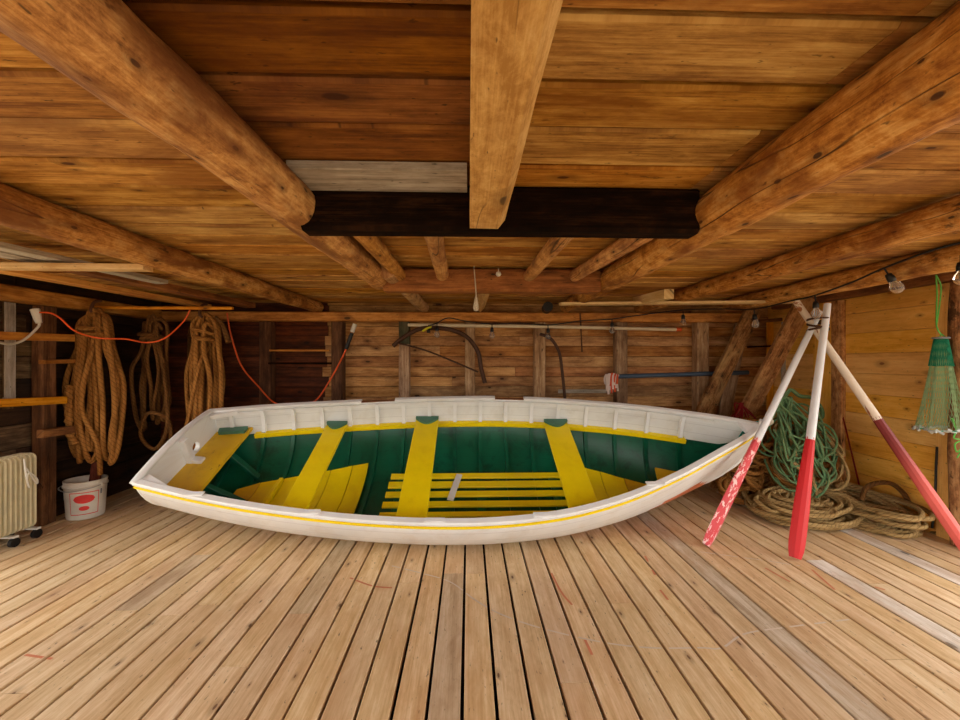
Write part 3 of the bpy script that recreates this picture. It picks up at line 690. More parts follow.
# find the resting height
low = 9
for x in xs:
    b, sh, D, n = sec(x)
    for i in range(60):
        t = PI / 2 * i / 59; y = -b * math.cos(t) ** (2 / n); z = sh - D * math.sin(t) ** (2 / n)
        low = min(low, y * math.sin(HEEL) + z * math.cos(HEEL))
BO = Vector((0, 3.016, -low + .004))
boat = empty('rowing_boat', BO, 'old white rowing boat, green and yellow inside, heeled over on the plank floor', 'boat', rot=(HEEL, 0, 0))
def skin(inset, full=True, rows=12):
    """grid of (station, girth) from near gunwale (-y) round to far gunwale (+y); first rows stop at the riser"""
    G = []
    for x in xs:
        b, sh, D, n = sec(x, inset); dr = min(DR, D * .5); tr = math.asin(min(1, (dr / D) ** (n / 2)))
        ts = [tr * k / 3 for k in range(4)] + [tr + (PI / 2 - tr) * k / rows for k in range(1, rows + 1)]
        col = []
        for t in ts: col.append((-b * max(math.cos(t), 0) ** (2 / n), sh - D * math.sin(t) ** (2 / n)))
        line = [Vector((x, y, z)) for y, z in col] + [Vector((x, -y, z)) for y, z in reversed(col[:-1])]
        G.append(line)
    return G
def girth_gc(line):
    L = 0; out = [0]
    for i in range(1, len(line)): L += (line[i] - line[i - 1]).length; out.append(L)
    return [min(v, L - v) for v in out]
Go = skin(0); Gi = skin(.016); nr = len(Go[0])
mb = MB(); vs, gs, fs, mi = [], [], [], []
for G in (Go, Gi):
    for line in G:
        gg = girth_gc(line)
        for k, v in enumerate(line): vs.append(v); gs.append((v.x, gg[k] + .5, 0))
NS = len(xs); off = NS * nr
for i in range(NS - 1):
    for k in range(nr - 1):
        fs.append((i * nr + k, i * nr + k + 1, (i + 1) * nr + k + 1, (i + 1) * nr + k))
        zc = (Go[i][k].z + Go[i][k + 1].z) / 2; dpt = zc
        mi.append(1 if zc < interp([(.5, -.42), (.75, -.35), (.80, -.22), (.83, -.16), (.86, -.14), (.885, -.16), (.905, -.22), (.93, -.4)], S_(xs[i])) else 0)
        fs.append((off + i * nr + k, off + (i + 1) * nr + k, off + (i + 1) * nr + k + 1, off + i * nr + k + 1))
        kk = min(k, nr - 2 - k); mi.append(3 if kk < 3 else 2)
    for k in (0, nr - 1):
        a = [i * nr + k, (i + 1) * nr + k, off + (i + 1) * nr + k, off + i * nr + k]; fs.append(tuple(a)); mi.append(0)
mb.add(vs, fs, gs, .5, mi, True)
hull = mb.build('hull', ['whitehull', 'orange', 'green', 'whitein'], boat, local=True)
# swept strips
def sweep(name, mat, fn, x0, x1, prof, parent=boat, N=70, skip=None):
    """prof: list of (dy outward, dz) around fn(x)->(y,z)"""
    m = MB(); P_ = len(prof)
    runs = skip or [(x0, x1)]
    for (a, b) in runs:
        vs, gs, fs = [], [], []; n = max(3, int(N * (b - a) / (x1 - x0)))
        for i in range(n + 1):
            x = a + (b - a) * i / n; y, z = fn(x); sg = 1 if y > 0 else -1
            for k, (dy, dz) in enumerate(prof):
                yy_ = y + sg * dy
                if yy_ * sg < 0: yy_ = 0
                vs.append((x, yy_, z + dz)); gs.append((x, dy + dz + .2, 0))
        for i in range(n):
            for k in range(P_): fs.append((i * P_ + k, i * P_ + (k + 1) % P_, (i + 1) * P_ + (k + 1) % P_, (i + 1) * P_ + k))
        fs.append(tuple(range(P_))); fs.append(tuple(n * P_ + k for k in range(P_)))
        m.add(vs, fs, gs, .5, 0, False)
    return m.build(name, mat, parent, local=True)
cap = [(-.034, -.002), (-.036, .012), (-.028, .02), (.010, .02), (.016, .012), (.016, -.002)]
for sg in (-1, 1):
    gw = (lambda x, sg=sg: (sg * sec(x)[0], sec(x)[1]))
    runs = [(X0, -.95), (-.66, .24), (.50, X1)] if sg > 0 else [(X0, X1)]
    o = sweep('gunwale', 'white', gw, X0, X1, cap, skip=runs); o['label'] = 'far white gunwale with two broken gaps' if sg > 0 else 'near white gunwale'
    if sg > 0:
        for rn in ((-.95, -.66), (.24, .50)): sweep('bare_rail', 'barewood', gw, X0, X1, [(-.02, 0), (-.02, .006), (.004, .006), (.004, 0)], skip=[rn])
    inn = (lambda x, sg=sg: (sg * (half(x, .035, .016)), sec(x)[1] - .035))
    sweep('inwale', 'white', inn, X0 + .03, X1 - .25, [(-.018, -.012), (-.018, .02), (0, .02), (0, -.012)])
    out = (lambda x, sg=sg: (sg * half(x, .030), sec(x)[1] - .022))
    sweep('rub_rail', 'yellow', out, X0, X1 - .02, [(-.004, -.008), (.014, -.007), (.017, 0), (.014, .007), (-.004, .008)])
    ris = (lambda x, sg=sg: (sg * half(x, DR, .018), sec(x)[1] - DR))
    sweep('riser', 'yellow', ris, X0 + .32, X1 - .42, [(-.046, -.018), (-.046, .018), (0, .018), (.002, -.018)])
# ribs
rx = [-1.98 + .232 * i for i in range(17)]
for x in rx:
    hw = .015; b, sh, D, n = sec(x, .017); tr = math.asin(min(1, (min(DR, D * .5) / D) ** (n / 2)))
    ts = [tr * k / 3 for k in range(4)] + [tr + (PI / 2 - tr) * k / 12 for k in range(1, 13)]
    line = [(-b * max(math.cos(t), 0) ** (2 / n), sh - .012 - (D - .012) * math.sin(t) ** (2 / n)) for t in ts]
    line = line + [(-y, z) for y, z in reversed(line[:-1])]
    m = MB(); vs, gs, fs, mi = [], [], [], []
    for k, (y, z) in enumerate(line):
        th = .027
        cy = y * (1 - th / b); cz = z + (th if abs(y) < b * .9 else th * (1 - abs(y) / b) * 8)
        cz = min(cz, sh - .012) if k not in (0, len(line) - 1) else z
        for (xx, q) in ((x - hw, 0), (x - hw, 1), (x + hw, 1), (x + hw, 0)):
            vs.append((xx, cy if q else y, cz if q else z)); gs.append((z, xx + y * .5, 0))
    for k in range(len(line) - 1):
        for j in range(4):
            fs.append((k * 4 + j, k * 4 + (j + 1) % 4, (k + 1) * 4 + (j + 1) % 4, (k + 1) * 4 + j)); mi.append(0 if min(k, len(line) - 2 - k) < 3 else 1)
    fs += [(0, 1, 2, 3), tuple(4 * (len(line) - 1) + j for j in range(4))]; mi += [0, 0]
    m.add(vs, fs, gs, .5, mi, False); m.build('rib', ['white', 'green'], boat, local=True)
# thwarts, with a knee plate at each end
def plate_poly(m, pts, z0, z1, zf=None, mat=0):
    n = len(pts); vs = [(x, y, z0) for x, y in pts] + [(x, y, z1) for x, y in pts]
    fs = [tuple(range(n))[::-1], tuple(range(n, 2 * n))] + [(i, (i + 1) % n, n + (i + 1) % n, n + i) for i in range(n)]
    m.add(vs, fs, [(v[1], v[0], v[2]) for v in vs], .5, mat)
for (xc, w, lab) in ((-1.16, .175, 'sternmost yellow thwart'), (-.375, .205, 'middle yellow thwart'), (.78, .21, 'forward yellow thwart')):
    zt = sec(xc)[1] - DR + .048; h_ = min(half(xc - w / 2, DR - .02, .02), half(xc + w / 2, DR - .02, .02)) - .004
    m = MB(); m.box((xc - w / 2, -h_, zt - .028), (xc + w / 2, h_, zt), 'y', rnd=.5, chamf=.005)
    th = m.build('thwart', 'yellow', boat, local=True); th['label'] = lab
    for sg in (-1, 1):
        m = MB(); pts = [(xc - w * .5 + w * i / 10, sg * (h_ - .075 * math.sin(PI * i / 10) - .012)) for i in range(11)]
        pts = pts + [(xc + w * .5, sg * (h_ + .012)), (xc - w * .5, sg * (h_ + .012))]
        plate_poly(m, pts, zt + .001, zt + .022); m.build('knee_plate', 'greengrey' if sg > 0 else 'green', th, local=True)
# stern seat
zt = sec(-2.1)[1] - .17
m = MB(); n_ = 8
pts = [(X0 + .03 + (.26) * i / n_, -half(X0 + .03 + .26 * i / n_, .17, .02)) for i in range(n_ + 1)] + [(X0 + .03 + .26 * i / n_, half(X0 + .03 + .26 * i / n_, .17, .02)) for i in range(n_, -1, -1)]
plate_poly(m, pts, zt - .026, zt); seat = m.build('stern_seat', 'yellowstain', boat, local=True); seat['label'] = 'stained yellow stern seat'
h_ = half(-1.93, .17, .02)
m = MB(); plate_poly(m, [(-2.08, h_ - .03), (-1.86, h_ - .005), (-1.86, h_ - .07), (-2.06, h_ - .09)], zt + .001, zt + .03); m.build('corner_plate', 'greengrey', seat, local=True)
m = MB(); m.bar((-1.90, -.2, zt - .04), (-1.68, -.16, zin(-1.68, -.16) + .03), .045, .04); m.build('seat_brace', 'green', seat, local=True); m = MB(); m.bar((-1.90, .15, zt - .04), (-1.70, .12, zin(-1.70, .12) + .03), .045, .04)
m.build('seat_brace', 'green', seat, local=True)
# transom with a round hole
b, sh, D, n = sec(X0); oc_ = Vector((0, .12, sh - .125)); outl = []
NA = 40
raw = []
for i in range(60):
    t = PI / 2 * i / 59; raw.append((-b * max(math.cos(t), 0) ** (2 / n), sh - D * math.sin(t) ** (2 / n)))
raw = raw + [(-y, z) for y, z in reversed(raw[:-1])]
raw = raw + [(b - 2 * b * i / 20, sh + .035 * math.sin(PI * i / 20)) for i in range(1, 20)]
raw.sort(key=lambda q: math.atan2(q[1] - oc_.z, q[0] - oc_.y))
vs, fs, gs = [], [], []; nn = len(raw)
for xx in (X0 - .005, X0 + .028):
    for (y, z) in raw: vs.append((xx, y, z)); gs.append((y, z, 0))
    for (y, z) in raw:
        a = math.atan2(z - oc_.z, y - oc_.y); vs.append((xx, oc_.y + .042 * math.cos(a), oc_.z + .036 * math.sin(a))); gs.append((y, z, 0))
for i in range(nn):
    j = (i + 1) % nn
    fs += [(i, j, nn + j, nn + i), (2 * nn + i, 3 * nn + i, 3 * nn + j, 2 * nn + j), (i, 2 * nn + i, 2 * nn + j, j), (nn + i, nn + j, 3 * nn + j, 3 * nn + i)]
m = MB(); m.add(vs, fs, gs, .5, 0, False); tr_ = m.build('transom', 'white', boat, local=True)
m = MB(); m.tube([(X0 + .005, -b - .005, sh + .008)] + [(X0 + .005, -b + 2 * b * i / 16, sh + .012 + .035 * math.sin(PI * i / 16)) for i in range(1, 16)] + [(X0 + .005, b + .005, sh + .008)], .03, 8, rnd=.5, flat=.5)
m.build('transom_cap', 'white', tr_, local=True)
m = MB(); m.box((X0 + .028, -.028, sh - .17), (X0 + .075, .028, sh + .03), 'z', rnd=.5, chamf=.006); m.bar((X0 + .075, 0, sh - .155), (X0 + .14, 0, sh - .165), .056, .03); m.build('stern_knee', 'white', tr_, local=True)
for sg in (-1, 1):
    m = MB(); m.bar((X0 + .03, sg * (b - .06), sh - .01), (X0 + .2, sg * (sec(X0 + .2)[0] - .02), sh - .02), .05, .035); m.build('quarter_knee', 'white', tr_, local=True)
# stem, keel, bow deck
m = MB(); m.tube([(x, 0, sec(x)[1] - sec(x)[2] - .012) for x in [X0 + (X1 - X0) * i / 50 for i in range(51)]] + [(X1 + .005, 0, .235)], .018, 8, rnd=.5); m.build('keel', 'white', boat, local=True)
m = MB(); xa = X1 - .13
pts = [(xa + (X1 - xa) * i / 8, -(sec(xa + (X1 - xa) * i / 8)[0] - .012)) for i in range(9)] + [(xa + (X1 - xa) * i / 8, (sec(xa + (X1 - xa) * i / 8)[0] - .012)) for i in range(8, -1, -1)]
vs = []; n2 = len(pts)
for dz in (-.012, .016): vs += [(x, y, sec(x)[1] + dz) for x, y in pts]
fs = [tuple(range(n2))[::-1], tuple(range(n2, 2 * n2))] + [(i, (i + 1) % n2, n2 + (i + 1) % n2, n2 + i) for i in range(n2)]
m.add(vs, fs, [(v[0], v[1], 0) for v in vs], .5, 0); m.build('breasthook', 'white', boat, local=True)
# bottom slats
for i, (y0_, y1_) in enumerate(((-.285, -.235), (-.185, -.13), (-.08, -.025), (.02, .085), (.125, .18))):
    zz = -.42; xa = -.70 + .015 * i if 0 else -.72 + .02 * (4 - i) * 0
    m = MB(); m.box((-.655 + .004 * i, y0_, zz), (.82, y1_, zz + .02), 'x', rnd=R.random(), chamf=.003); o = m.build('bottom_slat', 'yellow', boat, local=True)
for xx in (-.55, .1, .7): m = MB(); m.box((xx - .03, -.28, -.44), (xx + .03, .18, -.4205), 'y', rnd=.5); m.build('slat_bearer', 'green', boat, local=True)
# bottom boards that follow the bilge
def bilge_board(x0, x1, ya, yb0, yb1, mat='yellow', lift=.03, flange=False):
    m = MB(); NX, NY = 5, 14; vs, gs, fs = [], [], []
    for top in (0, 1):
        for i in range(NX + 1):
            x = x0 + (x1 - x0) * i / NX; yb = yb0 + (yb1 - yb0) * i / NX
            for j in range(NY + 1):
                y = ya + (yb - ya) * j / NY; vs.append((x, y * (1 - .0), zin(x, y, .024) + lift * .6 + top * .014)); gs.append((y + x0 * 3, x, 0))
    W = NY + 1; O = (NX + 1) * W
    for i in range(NX):
        for j in range(NY):
            a = i * W + j; fs.append((a, a + 1, a + W + 1, a + W)); fs.append((O + a, O + a + W, O + a + W + 1, O + a + 1))
    for j in range(NY):
        fs.append((j, O + j, O + j + 1, j + 1)); a = NX * W + j; fs.append((a, a + 1, O + a + 1, O + a))
    for i in range(NX):
        a = i * W; fs.append((a, a + W, O + a + W, O + a)); a = i * W + NY; fs.append((a, O + a, O + a + W, a + W))
    m.add(vs, fs, gs, R.random(), 0, False)
    if flange: m.bar((x1 - .01, ya + .1, zin(x1, ya + .1) + .05), (x1 - .01, yb1 - .02, zin(x1, yb1 - .02) + .05), .03, .03)
    return m.build('bottom_board', mat, boat, local=True)
tops = [(-1.80, -.02), (-1.66, .07), (-1.50, .13), (-1.33, .19), (-1.16, .24), (-.99, .29), (-.86, .32)]
for i in range(6):
    bilge_board(tops[i][0] + .003, tops[i + 1][0] - .003, -.34 if i else -.12, tops[i][1], tops[i + 1][1], 'yellowstain' if i < 1 else 'yellow', flange=(i == 1))
tops = [(.93, .27), (1.12, .20), (1.30, .12), (1.48, .04)]
for i in range(3): bilge_board(tops[i][0] + .003, tops[i + 1][0] - .003, -.36 + .06 * i, tops[i][1], tops[i + 1][1], 'yellow' if i < 2 else 'yellowstain')
bilge_board(1.55, 1.74, -.10, .14, .06, 'yellowstain', lift=.06)
# oarlock pads and gunwale fittings
for (x, sg) in ((-.95, -1), (.45, -1), (-.2, -1), (1.2, -1), (-1.7, -1)):
    y, z = sg * (sec(x)[0] - .01), sec(x)[1] + .019
    m = MB(); m.box((x - .06, y - .016, z), (x + .06, y + .016, z + .009), 'x', rnd=.5, chamf=.006); m.build('oarlock_pad', 'white', boat, local=True)
# bow ring
def BW(x, y, z):
    return BO + Matrix.Rotation(HEEL, 3, 'X') @ Vector((x, y, z))

# loose white plate on the slats
m = MB(); a = BW(-.155, .13, -.352); b_ = BW(-.085 - .13, -.13, -.352)
upv = Matrix.Rotation(HEEL, 3, 'X') @ Vector((0, 0, 1))
a = BW(-.075, .15, -.392); b_ = BW(-.14, -.13, -.392)
m.bar(a, b_, .05, .012, upv); wp = tag(m.build('loose_batten', 'white'), 'short white batten lying across the yellow slats in the boat', 'batten')
# teal rope at the bow
px_tube('bow_rope', [(738, 440, 2.94), (744, 431, 2.97), (754, 424, 2.97), (766, 423, 2.96), (764, 421, 3.0), (752, 424, 3.05), (744, 434, 3.0)], 3, .007, 'teal', 'teal rope looped over the boat bow', 'rope')
m = MB(); c_ = P(768, 421, Y=3.06); pts = [c_ + Vector((.03 * math.cos(i * .9) * math.cos(i * .23), .03 * math.sin(i * .9), .03 * math.cos(i * .9) * math.sin(i * .23) + .0)) for i in range(40)]
m.tube(crom(pts, 3), .009, 6); tag(m.build('rope_knot', 'whiterope'), 'off-white rope knot at the tip of the bow', 'knot')
# green rope inside the bow
a = [P(704, 484, Y=3.02)] if 0 else None
m = MB(); pl = [(1.34, -.22), (1.33, -.14), (1.37, -.09), (1.45, -.08), (1.52, -.08), (1.60, -.09)]
m.tube(crom([BW(x, y, zin(x, y, .024) + .05) for x, y in pl], 6), .012, 7); tag(m.build('rope_tail', 'teal'), 'dark green rope end lying inside the bow', 'rope')

# ------------------------------------------------------------------ oars
def oar(name, tip, top, blade_l, bw, shaft_mat, blade_mat, lab, facing, shaft_r=.024, side=0):
    tip = Vector(tip); top = Vector(top); ax = (top - tip); L = ax.length; ax.normalize()
    f_ = Vector(facing); n_ = (f_ - ax * f_.dot(ax)).normalized(); s_ = ax.cross(n_)
    e = empty(name, tip, lab, 'oar', 'oars lashed as a tripod')
    m = MB(); m.tube([tip + ax * (blade_l * .98 + (L - blade_l * .98) * i / 12) for i in range(13)], lambda i, t: shaft_r * (1 - .15 * t), 14, rad_gc=shaft_r); m.build('shaft', shaft_mat, e)
    # blade: lens section with a ridge, widening towards the tip
    N = 16; K = 10; vs, gs, fs = [], [], []
    for i in range(N + 1):
        t = i / N; u = t * blade_l
        w = (shaft_r + (bw - shaft_r) * min(1, (1 - t) / .6) ** .8) * (1 if t > .07 else (.72 if t < .01 else .93))
        th = .009 + (shaft_r - .009) * t ** 1.5
        for k in range(K):
            a = 2 * PI * k / K; cc, ss = math.cos(a), math.sin(a)
            ridge = th + (.010 * (1 - t) if abs(cc) < .4 else 0)
            vs.append(tip + ax * u + s_ * w * cc + n_ * ss * ridge); gs.append((u, w * cc * 1.0 + (.3 if ss > 0 else .8), 0))
    for i in range(N):
        for k in range(K): fs.append((i * K + k, i * K + (k + 1) % K, (i + 1) * K + (k + 1) % K, (i + 1) * K + k))
    fs += [tuple(range(K)), tuple(N * K + k for k in range(K))]
    m = MB(); m.add(vs, fs, gs, .5, 0, False); m.build('blade', blade_mat, e)
    return e
LS = P(818, 322, Y=2.86)   # where they are lashed
tl = P(706, 545, Z=.012); tm = P(795, 558, Z=.012); 
def through(tip, L, side=0, d=0):
    v = (LS + Vector((side, d, 0)) - tip).normalized(); return tip + v * L
l1 = (LS - tl).length; l2 = (LS - tm).length
oar('wooden_oar', tl, through(tl, l1 + .10, .0, .03), .83, .046, 'oarwhite', 'redworn', 'left lashed oar, white shaft and worn scratched pink-red blade', (.25, -1, .1))
oar('wooden_oar', tm, through(tm, l2 + .13, .01, -.05), .78, .045, 'oarwhite', 'red', 'middle lashed oar, bright red blade standing on the floor', (-.45, -1, 0), .026)
tr2 = P(985, 575, Z=.012); tr2.x = min(tr2.x, 3.22)
dirp = (LS + Vector((-.02, .04, 0)) - tr2); l3 = dirp.length
bl3 = min((((tr2 + dirp.normalized() * q * .01) - CAM), q * .01) for q in range(40, 180) if abs(480 + F * ((tr2 + dirp.normalized() * q * .01).x * math.cos(YAW) - (tr2 + dirp.normalized() * q * .01).y * math.sin(YAW)) / ((tr2 + dirp.normalized() * q * .01).x * math.sin(YAW) + (tr2 + dirp.normalized() * q * .01).y * math.cos(YAW)) - 880) < 3)[1] if 0 else .97
oar('wooden_oar', tr2, tr2 + dirp.normalized() * (l3 + .19), bl3, .036, 'oarpeel', 'reddark', 'right lashed oar slanting to the wall, peeling white shaft and dark red blade', (-.5, -1, 0), .027)
m = MB(); pts = []
for i in range(70):
    a = i * .62; pts.append(LS + Vector((.058 * math.cos(a), -.0 + .066 * math.sin(a), -.02 + .045 * math.sin(i * .21))))
m.tube(crom(pts, 3), .006, 6); tag(m.build('lashing', 'hose'), 'dark twine lashing around the three oars', 'lashing')

# ------------------------------------------------------------------ radiator
RY0, RY1, RX = 2.50, 2.83, -3.06
ra = empty('oil_radiator', (-3.13, 2.66, 0), 'cream oil-filled radiator on castors by the left wall', 'radiator')
def fin(y, mat='radiator', name='fin', t=.0065, zb=.075, zt=.595, xa=-3.20, xb=-3.055):
    m = MB(); N = 10; pr = []
    r = .035
    for (cx, cz, a0) in ((xb - r, zt - r, 0), (xa + r, zt - r, 90), (xa + r, zb + r, 180), (xb - r, zb + r, 270)):
        for k in range(5): a = math.radians(a0 + 90 * k / 4); pr.append((cx + r * math.cos(a), cz + r * math.sin(a)))
    n = len(pr); vs = [(x, y - t, z) for x, z in pr] + [(x, y + t, z) for x, z in pr]
    ins = [(x + (-.006 if x > (xa + xb) / 2 else .006), z) for x, z in pr]
    fs = [tuple(range(n))[::-1], tuple(range(n, 2 * n))] + [(i, (i + 1) % n, n + (i + 1) % n, n + i) for i in range(n)]
    m.add(vs, fs, [(v[0], v[2], v[1]) for v in vs]); return m.build(name, mat, ra)
for i in range(8): fin(2.70 + .0305 * i)
m = MB(); m.tube([(-3.13, 2.62, .13), (-3.13, 2.91, .13)], .045, 12); m.tube([(-3.13, 2.62, .55), (-3.13, 2.91, .55)], .045, 12); m.build('oil_tube', 'radiator', ra)
p_ = fin(2.655, 'radpanel', 'control_panel', .028, .085, .59, -3.215, -3.045); p_['label'] = 'white control panel'
m = MB(); m.box((-3.046, 2.652, .38), (-3.042, 2.666, .50), 'z'); m.box((-3.046, 2.652, .27), (-3.042, 2.664, .285), 'z'); m.build('vent_mark', 'greyplastic', p_)
m = MB(); m.lathe([(0, .0), (.012, 0), (.012, .008), (0, .008)], 14, origin=(-3.045, 2.658, .34), rot=Matrix.Rotation(PI / 2, 3, 'Y')); m.build('dial', 'greyplastic', p_)
for y in (2.76, 2.90):
    m = MB(); m.bar((-3.24, y, .068), (-3.02, y, .068), .035, .012); o = m.build('castor_bracket', 'radpanel', ra)
    for x in (-3.225, -3.035):
        m = MB(); m.tube([(x - .012, y, .031), (x + .012, y, .031)], .03, 16); m.build('castor_wheel', 'black', o)
px_tube('radiator_cable', [(24, 459, 2.80), (26, 475, 2.79), (29, 488, 2.80), (27, 478, 2.79), (30, 473, 2.80), (37, 479, 2.86), (36, 483, 2.87), (26, 468, 2.79)], 2.6, .005, 'whiteplastic', 'white power cable looped over the radiator fins', 'cable')

# ------------------------------------------------------------------ bucket
bc = Vector((-3.07, 3.30, 0)); bx = .185; 
bu = empty('plastic_bucket', bc, 'white plastic bucket with a red printed label near the dark corner', 'bucket')
m = MB(); m.lathe([(.0, .004), (.82, .0), (.86, .01), (.965, .245), (.965, .25), (1.02, .25), (1.02, .262), (.985, .264), (.985, .285), (1.0, .29), (1.0, .298), (.955, .298), (.93, .27), (.82, .015), (0, .012)], 48, origin=bc, sx=.138, sy=.125, rnd=.5)
m.build('bucket_body', 'whiteplastic', bu)
for sx_ in (-1, 1):
    m = MB(); m.lathe([(0, 0), (.016, 0), (.016, .018), (0, .018)], 12, origin=bc + Vector((sx_ * .135, -.02 * sx_, .262)), rot=Matrix.Rotation(sx_ * PI / 2, 3, 'Y')); m.build('handle_lug', 'whiteplastic', bu)
m = MB(); m.tube(crom([bc + Vector((-.148, .02, .262)), bc + Vector((-.12, -.095, .25)), bc + Vector((0, -.142, .235)), bc + Vector((.12, -.095, .25)), bc + Vector((.15, -.02, .262))], 8), .004, 6); m.build('wire_handle', 'steel', bu)
# printed label that follows the bucket wall
def on_bucket(u, v, lift=.0008):
    a = math.atan2(-3.27 * 1.0, 3.02) ; a0 = -PI / 2 + .62; a = a0 + u
    s = (.86 + (.965 - .86) * (v - .01) / .235)
    return bc + Vector((.138 * s * math.cos(a), .125 * s * math.sin(a), v)) + Vector((math.cos(a), math.sin(a), 0)) * lift
def patch(m, poly, lift=.0012):
    m.add([on_bucket(u, v, lift) for u, v in poly], [tuple(range(len(poly)))], [(u, v, 0) for u, v in poly])
m = MB()
def line(m, a, b, w):
    n = 10
    for i in range(n):
        p = (a[0] + (b[0] - a[0]) * i / n, a[1] + (b[1] - a[1]) * i / n); q = (a[0] + (b[0] - a[0]) * (i + 1) / n, a[1] + (b[1] - a[1]) * (i + 1) / n)
        if abs(a[0] - b[0]) > abs(a[1] - b[1]): patch(m, [(p[0], p[1] - w), (q[0], q[1] - w), (q[0], q[1] + w), (p[0], p[1] + w)])
        else: patch(m, [(p[0] - w * 6, p[1]), (p[0] + w * 6, p[1]), (q[0] + w * 6, q[1]), (q[0] - w * 6, q[1])])
U = .70
line(m, (-U, .045), (U, .045), .003); line(m, (-U, .215), (U, .215), .003); line(m, (-U, .045), (-U, .215), .003); line(m, (U, .045), (U, .215), .003)
def ell(m, cu, cv, ru, rv):
    n = 12
    for i in range(n):
        u0 = -1 + 2 * i / n; u1 = -1 + 2 * (i + 1) / n
        h0 = math.sqrt(max(0, 1 - u0 * u0)) * rv; h1 = math.sqrt(max(0, 1 - u1 * u1)) * rv
        m.add([on_bucket(cu + u0 * ru, cv - h0, .0014), on_bucket(cu + u1 * ru, cv - h1, .0014), on_bucket(cu + u1 * ru, cv + h1, .0014), on_bucket(cu + u0 * ru, cv + h0, .0014)], [(0, 1, 2, 3)], [(0, 0, 0)] * 4)
ell(m, 0, .165, .52, .034); ell(m, 0, .092, .26, .018)
m.build('printed_label', 'redprint', bu)['label'] = 'red frame and ovals'
m = MB(); patch(m, [(.80, .185), (.90, .185), (.90, .225), (.80, .225)]); m.build('barcode_patch', 'greyplastic', bu)
m = MB(); m.bar(bc + Vector((.0, .03, .02)), bc + Vector((.05, .05, .42)), .075, .03, (0, -1, 0)); tag(m.build('wood_scrap', 'plankred'), 'dark red wood offcut standing in the bucket', 'offcut')
# dark blocks in the corner
m = MB(); m.box((-2.95, 4.0, 0.0), (-2.6, 4.24, .42), 'x'); tag(m.build('wood_block', 'leftdark'), 'dim dark wooden block in the left back corner', 'block')
m = MB(); m.box((-2.55, 3.95, 0.0), (-2.25, 4.2, .5), 'z'); tag(m.build('wood_block', 'postdark'), 'dim reddish wooden block behind the boat stern', 'block')

# ------------------------------------------------------------------ hanging ropes
def bundle(name, c, ztop, zbot, w, dep, nloop, r, mat, lab, seed, tail=None, spread=1.3, jit=.05):
    rr = random.Random(seed); c = Vector(c); pts = []
    order = list(range(nloop)); rr.shuffle(order)
    for q in order:
        xo = (q / (nloop - 1) - .5) * w; xo2 = xo + rr.uniform(-.25, .25) * w
        y1 = rr.uniform(-dep, dep); y2 = rr.uniform(-dep, dep); zb = zbot + abs(rr.gauss(0, jit * 1.5))
        tx = rr.uniform(-.03, .03) + xo * .35; zt = ztop - rr.uniform(0, .04) - abs(xo) * .25
        seq = [(tx, 0, zt), (tx + xo * .5, y1 * .7, ztop - .12), (xo * 1.0, y1, ztop - .35), (xo * spread + rr.uniform(-1, 1) * .02, y1, (ztop + zbot) / 2 - .1), (xo * spread * .95, y1, zb + .15),
               ((xo + xo2) / 2 * 1.0, (y1 + y2) / 2, zb), (xo2 * spread * .9, y2, zb + .15), (xo2 * spread + rr.uniform(-1, 1) * .02, y2, (ztop + zbot) / 2), (xo2 * .9, y2, ztop - .32), (xo2 * .5, y2 * .7, ztop - .1)]
        pts += [c + Vector(s) for s in seq]
    # wraps round the neck
    for i in range(16):
        a = i * .95; pts.append(c + Vector((w * .33 * math.cos(a), (dep + .02) * math.sin(a), ztop - .14 - .008 * i)))
    if tail: pts += [c + Vector(t) for t in tail]
    for i in range(len(pts)): pts[i] += Vector((rr.uniform(-1, 1), rr.uniform(-1, 1), rr.uniform(-1, 1))) * .02
    m = MB(); m.tube(crom(pts, 6), r, 8, rnd=rr.random(), wob=.06)
    return tag(m.build(name, mat), lab, 'rope')
bundle('hanging_rope', (-3.03, 3.33, 0), 1.68, .40, .30, .05, 9, .0185, 'manilabrown', 'large brown rope hank hanging nearest the left wall', 3, tail=[(.02, -.07, 1.3), (.0, -.08, .9), (.05, -.06, .6), (.08, -.05, .35)])
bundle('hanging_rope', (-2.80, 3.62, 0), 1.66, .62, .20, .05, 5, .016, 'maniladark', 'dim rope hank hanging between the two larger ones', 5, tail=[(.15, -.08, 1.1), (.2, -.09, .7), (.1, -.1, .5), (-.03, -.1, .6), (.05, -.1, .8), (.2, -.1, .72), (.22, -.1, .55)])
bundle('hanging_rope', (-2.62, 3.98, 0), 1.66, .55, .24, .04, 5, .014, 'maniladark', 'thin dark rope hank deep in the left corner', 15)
bundle('hanging_rope', (-2.30, 3.56, 0), 1.67, .50, .22, .06, 7, .0185, 'manilabrown', 'brown rope hank hanging behind the boat stern', 11, tail=[(.0, -.08, 1.2), (-.06, -.08, .9), (-.14, -.06, .66), (-.2, -.05, .5)], spread=1.1)
m = MB(); m.tube(crom([(-3.17, 3.28, 1.05), (-3.16, 3.26, .95), (-3.17, 3.27, .8), (-3.15, 3.26, .66), (-3.1, 3.25, .58)], 8), lambda i, t: .02 + .012 * math.sin(t * 31) ** 2, 8, wob=.2)
tag(m.build('frayed_rope', 'manilabrown'), 'short frayed knotted rope end beside the largest hank', 'rope')
for (x, y, z) in ((-3.03, 3.33, 1.62), (-2.30, 3.52, 1.62)):
    m = MB(); m.tube(crom([(x, y + .06, z + .12), (x, y, z + .1), (x, y - .03, z + .03), (x, y, z + .0)], 5), .012, 6); tag(m.build('rope_hook', 'iron'), 'dark hook holding the largest left rope hank' if x < -3 else 'dark hook holding the rope hank behind the stern', 'hook')
